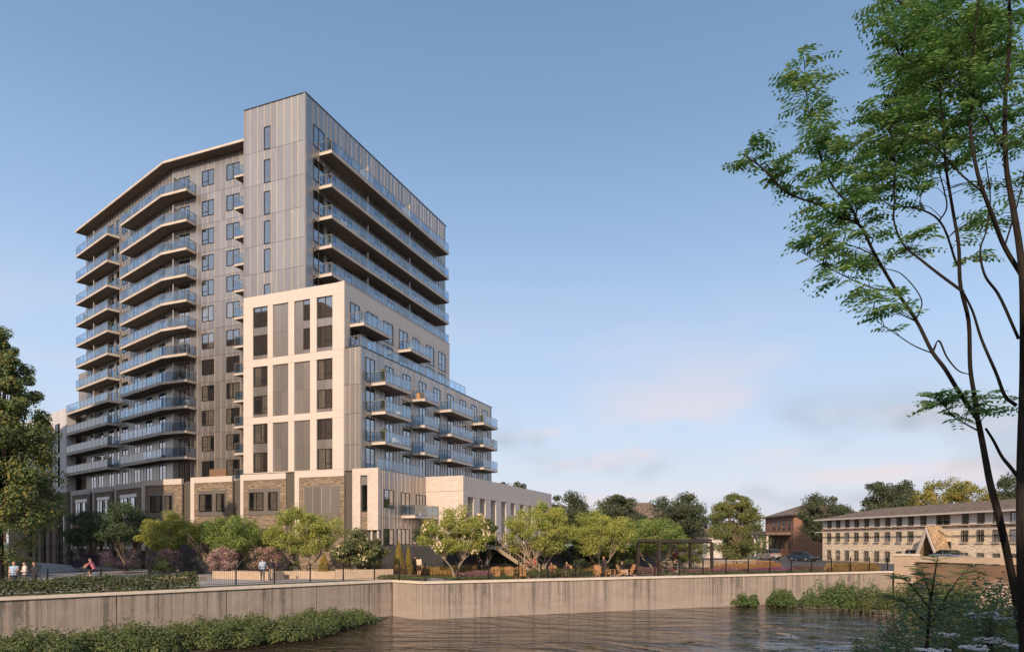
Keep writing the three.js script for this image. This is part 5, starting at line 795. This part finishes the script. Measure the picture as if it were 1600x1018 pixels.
function lounge(label, f, u, y, d, mat, turn = 0) { const p = point(f, u, y, d), T = thing('balcony_chair', label, 'chair', [p.x, p.y, p.z], f.a + turn, 'chairs on the balconies'); obj('seat', bx(.56, .08, .56, 0, .4, 0), mat, T); obj('backrest', bx(.56, .5, .06, 0, .66, -.27).rotateX(-.06), mat, T); for (const x of [-.25, .25]) { for (const z of [-.25, .25]) obj('leg', bx(.04, .36, .04, x, .18, z), mat, T); obj('arm', bx(.05, .04, .5, x * 1.12, .58, 0), mat, T); } }
lounge('white chair on the third side balcony, nearer the front', shaftRB, 5.2, L[2], 1.1, M.potWhite, .5); lounge('white chair on the third side balcony, further back', shaftRB, 7.0, L[2], 1.1, M.potWhite, -.4); lounge('white chair on the second side balcony near its far end', shaftRB, 24.6, L[1], 1.1, M.potWhite, .4); lounge('white chair on the second side balcony at its far end', shaftRB, 26.0, L[1], 1.1, M.potWhite, -.4); lounge('white chair on the middle left balcony', gRB, 5.2, 15.83, 1.1, M.potWhite, .4); lounge('cream chair on the lower left balcony', gRB, 4.8, 12.85, 1.1, M.potWhite, -.3); lounge('white chair on the third balcony group', gRB, 16.8, 15.75, .9, M.potWhite, .3); lounge('white chair on the sunlit bent balcony', mainFB, -64.0, L[8], .9, M.potWhite, .5);
pot('plant on the second straight balcony of the wing', wingFB, -17, L[1], 1.1, .8, M.pot); pot('plant on the third bent balcony near its bend', mainFB, -66.6, L[2], .9, .8, M.potWhite); pot('plant on the fourth straight balcony of the wing', wingFB, -24.5, L[3], 1.1, .7, M.pot, YG); pot('plant on the sixth straight balcony of the wing', wingFB, -18.5, L[5], 1.1, .9, M.potWhite); pot('plant on the balcony at the corner of the cream block', FR(-39.39, -54.97, Math.PI / 2), 1.4, 24.45, 1.2, .8, M.potWhite); lounge('white chair on the top bent balcony', wingFB, -6.2, L[0], 1.0, M.potWhite, .4); lounge('dark chair on the top bent balcony', wingFB, -7.6, L[0], 1.0, M.bronze, -.3); lounge('dark chair on the second bent balcony near its right end', mainFB, -64.4, L[1], .9, M.bronze, .3); lounge('white chair on the third straight balcony of the wing', wingFB, -20, L[2], 1.1, M.potWhite, .2); lounge('dark chair on the fifth straight balcony of the wing', wingFB, -18, L[4], 1.1, M.bronze, -.2); lounge('white chair on the second cream block balcony', FR(-39.39, -54.97, Math.PI / 2), 11, 24.3, 1.1, M.potWhite, .3);
{ const p = point(gRB, 10.2, 18.64, .9), T = thing('wicker_seat', 'orange wicker seat on the second balcony of the middle step', 'chair', [p.x, p.y, p.z], 1.2); obj('seat', bx(1.1, .4, .7, 0, .2, 0), M.wood, T); obj('backrest', bx(1.1, .55, .14, 0, .65, -.28), M.wood, T); for (const x of [-.5, .5]) obj('arm', bx(.12, .25, .56, x, .52, .05), M.wood, T); }

// ------------------------------------------------------------------ people
function handG() {                                                  // palm, four unequal fingers slightly curled, and a thumb from the side
  const g = [new THREE.SphereGeometry(1, 10, 8).scale(.042, .05, .017).translate(0, -.05, 0)], F = [[-.03, .062], [-.011, .072], [.01, .068], [.029, .054]];
  for (const [x, l] of F) g.push(tube([[x, -.085, 0], [x * 1.08, -.085 - l * .5, .004], [x * 1.1, -.085 - l * .85, .018], [x * 1.08, -.085 - l, .03]], .0095, .006, 6, 5));
  g.push(tube([[-.036, -.035, .004], [-.058, -.062, .014], [-.06, -.09, .024]], .011, .008, 6, 5)); return merge(g);
}
function headG() {
  const g = new THREE.SphereGeometry(1, 22, 18), p = g.attributes.position;
  for (let i = 0; i < p.count; i++) { let x = p.getX(i), y = p.getY(i), z = p.getZ(i); const nose = z > 0 ? Math.exp(-(x * x) / .015 - Math.pow((y + .1) / .2, 2)) * .2 : 0, jaw = y < -.2 ? 1 - (-.2 - y) * .34 : 1, sock = z > .4 ? Math.exp(-Math.pow((Math.abs(x) - .36) / .15, 2) - Math.pow((y - .08) / .12, 2)) * .07 : 0; p.setXYZ(i, x * .076 * jaw, y * .118, z * .094 * (y < -.5 ? 1.02 : 1) + (nose - sock) * .1); }
  g.computeVertexNormals(); const ears = [-1, 1].map((s) => new THREE.SphereGeometry(1, 8, 6).scale(.012, .03, .018).translate(s * .077, -.005, -.005)); return merge([g, ...ears]);
}
const HAND = handG(), HEAD = headG();
const tint = (g, c) => { const n = g.attributes.position.count, a = new Float32Array(n * 3); for (let i = 0; i < n; i++) a.set(c, i * 3); const h = g.clone(); h.setAttribute('color', new THREE.BufferAttribute(a, 3)); return h; };
const bodies = new MarchingCubes(64, M.skin, false, false, 60000); bodies.isolation = 0;
function person(label, where, turn, o, group = 'people in the riverside garden') {
  const T = thing('person', label, 'person', where, turn, group), J = {};
  const P = o.pose ?? 'stand', sit = P === 'sit' || P === 'cycle', hipY = P === 'sit' ? .47 : P === 'cycle' ? .98 : .93, lean = P === 'cycle' ? .42 : o.lean ?? 0;
  const V = (x, y, z) => [x, y, z];
  J.hip = V(0, hipY, 0); J.chest = V(0, hipY + .38, lean * .38); J.neck = V(0, hipY + .56, lean * .58); J.head = V(0, hipY + .71, lean * .66 + .015);
  const st = P === 'walk' ? .22 : .02;
  for (const [s, k] of [[-1, 'l'], [1, 'r']]) {
    const f = P === 'walk' ? s * st : (s > 0 ? .03 : -.02);
    J[k + 'h'] = V(s * .095, hipY - .02, 0);
    if (P === 'sit') { J[k + 'k'] = V(s * .11, .5, .42); J[k + 'a'] = V(s * .11, .09, .46 + (s > 0 ? .05 : -.04)); } else if (P === 'cycle') { J[k + 'k'] = V(s * .11, s > 0 ? .86 : .66, .36); J[k + 'a'] = V(s * .11, s > 0 ? .46 : .3, s > 0 ? .2 : .24); } else { J[k + 'k'] = V(s * .105, .49, f * .75 + .02); J[k + 'a'] = V(s * .11, .085 + (P === 'walk' && f < 0 ? .05 : 0), f * 1.35 - .02); }
    J[k + 't'] = V(s * .125, J[k + 'a'][1] - .045, J[k + 'a'][2] + .15);
    J[k + 's'] = V(s * .185, hipY + .49, lean * .5);
    const arm = o.arms?.[s > 0 ? 1 : 0] ?? (P === 'sit' ? 'lap' : P === 'cycle' ? 'bar' : 'down');
    const A = { down: [V(s * .235, hipY + .22, lean * .3 - .02 + (P === 'walk' ? -s * .1 : 0)), V(s * .23, hipY - .03, lean * .2 + .04 + (P === 'walk' ? -s * .2 : 0))], lap: [V(s * .235, hipY + .24, .06), V(s * .1, hipY + .13, .27)], bar: [V(s * .25, hipY + .32, .52), V(s * .22, hipY + .12, .66)], front: [V(s * .235, hipY + .21, .05), V(s * .1, hipY + .24, .26)], hip: [V(s * .33, hipY + .22, -.06), V(s * .17, hipY + .08, .05)], up: [V(s * .25, hipY + .26, .12), V(s * .16, hipY + .46, .27)] }[arm];
    J[k + 'e'] = A[0]; J[k + 'w'] = A[1];
  }
  const sk = o.skin ?? [.50, .31, .22], top = o.top, leg = o.legs, shoe = o.shoes ?? [.05, .04, .035], bare = o.bareArms ? sk : top, lower = o.bareLegs ? sk : leg;
  const mid = (a, b, t) => a.map((v, i) => v + (b[i] - v) * t);
  const bones = [[mid(J.hip, [-.07 + J.hip[0], J.hip[1], J.hip[2]], 1), [-.075, J.chest[1], J.chest[2]], .105, .115, top], [[.07, J.hip[1], J.hip[2]], [.075, J.chest[1], J.chest[2]], .105, .115, top], [[0, hipY + .1, lean * .1], J.chest, .115, .13, top], [J.ls, J.rs, .07, .07, top], [J.chest, J.neck, .09, .055, top], [J.neck, [J.head[0], J.head[1] - .06, J.head[2]], .052, .05, sk], [J.lh, J.rh, .1, .1, leg]];
  for (const k of ['l', 'r']) bones.push([J[k + 'h'], J[k + 'k'], .088, .06, leg], [J[k + 'k'], J[k + 'a'], .06, .042, lower], [J[k + 'a'], J[k + 't'], .046, .036, shoe], [J[k + 's'], J[k + 'e'], .056, .044, o.sleeveless ? sk : top], [J[k + 'e'], J[k + 'w'], .044, .03, bare]);
  if (o.skirt) bones.push([[0, hipY - .05, 0], mid(mid(J.lk, J.rk, .5), J.hip, .15), .13, .15, leg]);
  const size = bodies.size, half = 1.0, F = bodies.field, N2 = size * size; F.fill(-.2);
  const H = hipY + .9, sc = Math.max(H, 1.75) / 2 + .06, cy = sc - .06, cz = sit ? .2 : 0;
  const cell = 2 * sc / size;
  for (const b of bones) { const [A, C, ra, rb] = b, dx = C[0] - A[0], dy = C[1] - A[1], dz = C[2] - A[2], L2 = dx * dx + dy * dy + dz * dz || 1e-9; b.q = [dx, dy, dz, L2]; }
  for (let z = 0; z < size; z++) for (let y = 0; y < size; y++) for (let x = 0; x < size; x++) {
    const wx = (x - size / 2) * cell, wy = (y - size / 2) * cell + cy, wz = (z - size / 2) * cell + cz; if (Math.abs(wx) > .5) continue; let v = .3;
    for (const b of bones) { const [A, , ra, rb] = b, [dx, dy, dz, L2] = b.q; let t = ((wx - A[0]) * dx + (wy - A[1]) * dy + (wz - A[2]) * dz) / L2; t = t < 0 ? 0 : t > 1 ? 1 : t; const d = Math.hypot(wx - A[0] - dx * t, wy - A[1] - dy * t, wz - A[2] - dz * t) - (ra + (rb - ra) * t), h = Math.max(0, .035 - Math.abs(d - v)) / .035; v = Math.min(v, d) - h * h * .035 * .25; }
    F[x + y * size + z * N2] = -v;
  }
  bodies.update(); const n = bodies.count, pa = bodies.positionArray, pos = new Float32Array(n * 3), col = new Float32Array(n * 3);
  for (let i = 0; i < n; i++) { const x = pa[i * 3] * sc, y = pa[i * 3 + 1] * sc + cy, z = pa[i * 3 + 2] * sc + cz; pos.set([x, y, z], i * 3); let bd = 9, bc = top; for (const b of bones) { const [A, , ra, rb, c] = b, [dx, dy, dz, L2] = b.q; let t = ((x - A[0]) * dx + (y - A[1]) * dy + (z - A[2]) * dz) / L2; t = Math.min(1, Math.max(0, t)); const d = Math.hypot(x - A[0] - dx * t, y - A[1] - dy * t, z - A[2] - dz * t) - (ra + (rb - ra) * t); if (d < bd) { bd = d; bc = c; } } col.set(bc, i * 3); }
  let g = new THREE.BufferGeometry(); g.setAttribute('position', new THREE.BufferAttribute(pos, 3)); g.setAttribute('color', new THREE.BufferAttribute(col, 3)); g = mergeVertices(g, 1e-4); g.computeVertexNormals(); g.setAttribute('uv', new THREE.BufferAttribute(new Float32Array(g.attributes.position.count * 2), 2));
  const hands = []; for (const k of ['l', 'r']) { const d = new THREE.Vector3(...J[k + 'w']).sub(new THREE.Vector3(...J[k + 'e'])).normalize(), q = new THREE.Quaternion().setFromUnitVectors(new THREE.Vector3(0, -1, 0), d), h = HAND.clone(); if (k === 'r') h.scale(-1, 1, 1); hands.push(tint(h.applyQuaternion(q).translate(...J[k + 'w']), sk)); }
  const hd = HEAD.clone().rotateX(lean * .3).rotateY(o.look ?? 0).translate(...J.head); const eyes = [-1, 1].map((s) => tint(new THREE.SphereGeometry(.011, 6, 5).translate(s * .028, .01, .086).rotateY(o.look ?? 0).translate(...J.head), [.02, .015, .01])), mouth = tint(bx(.04, .008, .01, 0, -.055, .088).rotateY(o.look ?? 0).translate(...J.head), [.3, .12, .1]);
  obj('body', [g, ...hands, tint(hd, sk), ...eyes, mouth], M.skin, T);
  const hg = new THREE.SphereGeometry(1, 18, 12, 0, 6.2832, 0, 1.75), hp = hg.attributes.position; for (let i = 0; i < hp.count; i++) { const x = hp.getX(i), y = hp.getY(i), z = hp.getZ(i); hp.setXYZ(i, x * .086, y * .105 + .03 - (z > .3 && y < .55 ? -.03 : 0), Math.min(z, .86) * .1 - .012); } hg.computeVertexNormals();
  const hairs = [hg]; if (o.longHair) hairs.push(new THREE.SphereGeometry(1, 12, 10).scale(.075, .15, .045).translate(0, -.1, -.075)); obj('hair', merge(hairs).rotateY(o.look ?? 0).translate(...J.head), std(o.hair ?? [.04, .025, .018], .7), T);
  if (o.scale) T.scale.setScalar(o.scale); return T;
}
const toCam = YAW, W = [.55, .52, .48], NAVY = [.02, .022, .035], BLK = [.02, .018, .018];
person('woman in pale blue top and dark skirt, leftmost of three at the fence', at(21, 42), toCam + .5, { top: [.32, .45, .60], legs: NAVY, skirt: true, bareLegs: true, bareArms: true, sleeveless: true, hair: [.35, .24, .12], longHair: true, arms: ['down', 'front'] });
person('man in white shirt and grey trousers, middle of three at the fence', at(38, 42.3), toCam - .6, { top: [.6, .5, .48], legs: [.10, .09, .085], arms: ['front', 'front'] });
person('woman in dark dress, right of the three people at the fence', at(53, 42.1), toCam - .4, { top: NAVY, legs: NAVY, skirt: true, bareLegs: true, hair: [.07, .035, .02], longHair: true, arms: ['front', 'down'] });
person('man in pale blue shirt walking away along the path', at(410, 51), away + .3, { pose: 'walk', top: [.34, .42, .50], legs: [.06, .065, .09] });
person('person in black top and beige trousers walking away along the path', at(423.5, 51.4), away + .1, { pose: 'walk', top: BLK, legs: [.36, .29, .22], bareArms: true });
person('man in dark suit standing right of the golden conifers', at(647.5, 58.5), toCam + 1.2, { top: [.05, .03, .03], legs: BLK });
person('woman in cream top and dark shorts beside the man in the suit', at(654.5, 58.6), away - .3, { top: [.62, .53, .42], legs: [.05, .02, .03], bareLegs: true, longHair: true });
person('person in dark blue clothes with raised arms by the stair', at(748.5, 58.4), toCam + .9, { top: NAVY, legs: NAVY, arms: ['up', 'up'], bareArms: true });
person('person in white shirt and dark trousers facing left by the stair', at(761.5, 58.2), toCam - 1.2, { top: W, legs: [.05, .035, .03], arms: ['down', 'front'] });
person('woman in red and white top at the foot of the stair', at(825, 57.3), toCam + .5, { top: [.5, .20, .18], legs: BLK, longHair: true });
person('man in red shirt and beige shorts at the foot of the stair', at(834.5, 57.4), toCam - .3, { top: [.42, .045, .04], legs: [.34, .26, .18], bareLegs: true, bareArms: true, arms: ['front', 'hip'] });
person('man in brown jacket reading in a wooden chair', at(861, 56.1), toCam + .15, { pose: 'sit', top: [.22, .10, .05], legs: [.10, .05, .04] });
person('blonde woman in dark jacket and beige trousers in a wooden chair', at(885.5, 56.6), toCam, { pose: 'sit', top: [.06, .02, .025], legs: [.44, .35, .22], hair: [.4, .28, .12], longHair: true });
person('man with red cap and dark clothes standing at the fence', at(943.5, 57.4), toCam - .7, { top: [.05, .03, .04], legs: [.07, .05, .035], hair: [.3, .05, .02] });
person('woman in black jacket and white trousers seated in a chair', at(972, 58.4), toCam + 1.0, { pose: 'sit', top: BLK, legs: [.58, .46, .38], hair: [.25, .16, .09], longHair: true });
person('person in pale top standing behind the seated woman', at(984, 66), toCam, { top: [.58, .5, .38], legs: [.3, .24, .18], hair: [.4, .3, .15] });
person('person in black sitting at the picnic table under the pergola', at(1055, 61.8), toCam - 1.0, { pose: 'sit', top: BLK, legs: [.12, .03, .03], hair: [.3, .07, .03] });
person('cyclist in pink top riding along the shaded path', at(147, 49.6), toCam - 1.3, { pose: 'cycle', top: [.40, .12, .16], legs: BLK, bareLegs: true, bareArms: true });
{ // bicycle
  const p = at(147, 49.6), T = thing('bicycle', 'blue bicycle under the cyclist on the shaded path', 'bicycle', p, toCam - 1.3), blue = std([.06, .16, .34], .4);
  for (const z of [-.5, .56]) { const w = obj('wheel', new THREE.TorusGeometry(.33, .02, 8, 28).rotateY(Math.PI / 2).translate(0, .35, z), M.black, T); obj('spokes', [...Array(10)].map((_, i) => bar([0, .35, z], [0, .35 + Math.sin(i * .628) * .32, z + Math.cos(i * .628) * .32], .006)), M.rail, w); }
  obj('frame', [tube([[0, .35, -.5], [0, .34, 0]], .016, .016), tube([[0, .34, 0], [0, .8, -.16]], .016, .016), tube([[0, .35, -.5], [0, .76, -.15]], .012, .012), tube([[0, .76, -.14], [0, .8, .42]], .016, .016), tube([[0, .34, 0], [0, .76, .42]], .016, .016), tube([[0, .35, .56], [0, .95, .38]], .016, .016)], blue, T);
  obj('saddle', new THREE.SphereGeometry(1, 12, 8).scale(.07, .03, .14).translate(0, .88, -.18), M.black, T); obj('handlebar', [bar([-.25, 1.02, .42], [.25, 1.02, .42], .025), bar([0, .92, .39], [0, 1.02, .42], .03)], M.black, T); obj('pedal', [bar([-.12, .46, .14], [.12, .2, -.1], .02), bx(.1, .02, .08, .14, .42, .16), bx(.1, .02, .08, -.14, .24, -.1)], M.black, T);
}
// ------------------------------------------------------------------ cars
function car(name, label, px, D, turn, paint, suv, y = 0) {
  const T = thing(name, label, 'car', at(px, D, y), turn), w = 1.84, h = suv ? 1.7 : 1.42, body = new THREE.Shape(), belt = suv ? 1.0 : .88;
  const pts = suv ? [[-2.3, .35], [-2.36, .7], [-2.3, 1.02], [1.1, 1.02], [2.1, .92], [2.32, .72], [2.34, .35]] : [[-2.3, .34], [-2.36, .62], [-2.2, .88], [-1.2, .92], [.95, .9], [2.05, .74], [2.32, .58], [2.34, .32]];
  body.moveTo(...pts[0]); for (let i = 1; i < pts.length; i++) body.lineTo(...pts[i]);
  for (const cx of [1.42, -1.42]) { body.lineTo(cx + .4, .33); body.absarc(cx, .33, .4, 0, Math.PI, false); } body.closePath();
  const ext = (s, ww, b) => new THREE.ExtrudeGeometry(s, { depth: ww - 2 * b, bevelThickness: b, bevelSize: b, bevelSegments: 3, curveSegments: 10 }).translate(0, 0, -(ww - 2 * b) / 2);
  obj('body', ext(body, w, .07), paint, T);
  const cab = new THREE.Shape((suv ? [[-2.2, 1.0], [-1.95, h - .1], [-1.7, h], [.2, h], [.45, h - .08], [1.15, 1.0]] : [[-1.9, .9], [-1.0, h - .06], [-.7, h], [.1, h], [.35, h - .06], [1.25, .88]]).map((p) => new THREE.Vector2(...p))); obj('cabin', ext(cab, w - .3, .1), M.carGlass, T);
  obj('roof', bx(suv ? 2.05 : 1.1, .05, w - .36, suv ? -.75 : -.3, h + .07, 0), paint, T); for (const s of [-1, 1]) for (const x of suv ? [-1.3, -.2] : [-.35]) obj('pillar', bx(.08, h - belt, .03, x, (h + belt) / 2, s * (w / 2 - .12)), paint, T);
  for (const x of [1.42, -1.42]) for (const s of [-1, 1]) { const wh = obj('wheel', new THREE.CylinderGeometry(.34, .34, .22, 24).rotateX(Math.PI / 2).translate(x, .34, s * (w / 2 - .12)), M.black, T); obj('rim', merge([new THREE.CylinderGeometry(.22, .22, .03, 20).rotateX(Math.PI / 2).translate(x, .34, s * (w / 2)), ...[0, 1, 2, 3, 4].map((k) => bx(.05, .36, .035, 0, 0, 0).rotateZ(k * .628).translate(x, .34, s * (w / 2 + .012)))]), M.chrome, wh); }
  for (const s of [-1, 1]) { obj('headlight', bx(.1, .13, .36, 2.31, suv ? .8 : .64, s * .66), M.chrome, T); obj('tail_light', bx(.08, .18, .34, -2.36, suv ? .92 : .74, s * .7), M.tail, T); obj('mirror', bx(.12, .12, .2, .85, belt + .12, s * (w / 2 + .08)), paint, T); obj('door_handle', bx(.18, .03, .04, -.25, belt - .12, s * (w / 2 + .01)), M.chrome, T); }
  obj('bumper', bx(.16, .22, w - .1, 2.36, .4, 0), M.black, T); obj('bumper', bx(.16, .24, w - .1, -2.36, .42, 0), M.black, T); obj('number_plate', bx(.02, .11, .5, -2.46, .55, 0), M.whitePaint, T);
  return T;
}
M.carGlass = phys([.03, .035, .04], .06, { metalness: .3 }); M.chrome = std([.6, .6, .6], .25, { metalness: .9 }); M.tail = std([.35, .03, .02], .4);
const paint = (c) => phys(c, .35, { metalness: .5, clearcoat: 1, clearcoatRoughness: .05 });
car('parked_car', 'silver estate car seen from the rear beside the light green tree', 1202, 113, 2.05, paint([.42, .38, .34]), true);
car('parked_car', 'dark blue saloon car parked in front of the red brick house', 1255, 104, -.8, paint([.035, .06, .10]), false);
car('parked_car', 'grey blue car at the porch of the stone inn above the bridge', 1486, 80, -1.0, paint([.30, .33, .38]), false, .55);
car('parked_car', 'pale car under the porch gable of the stone inn', 1442, 86, -1.0, paint([.5, .47, .43]), true, .2);
scene.updateMatrixWorld(true);
renderer.render(scene, camera);
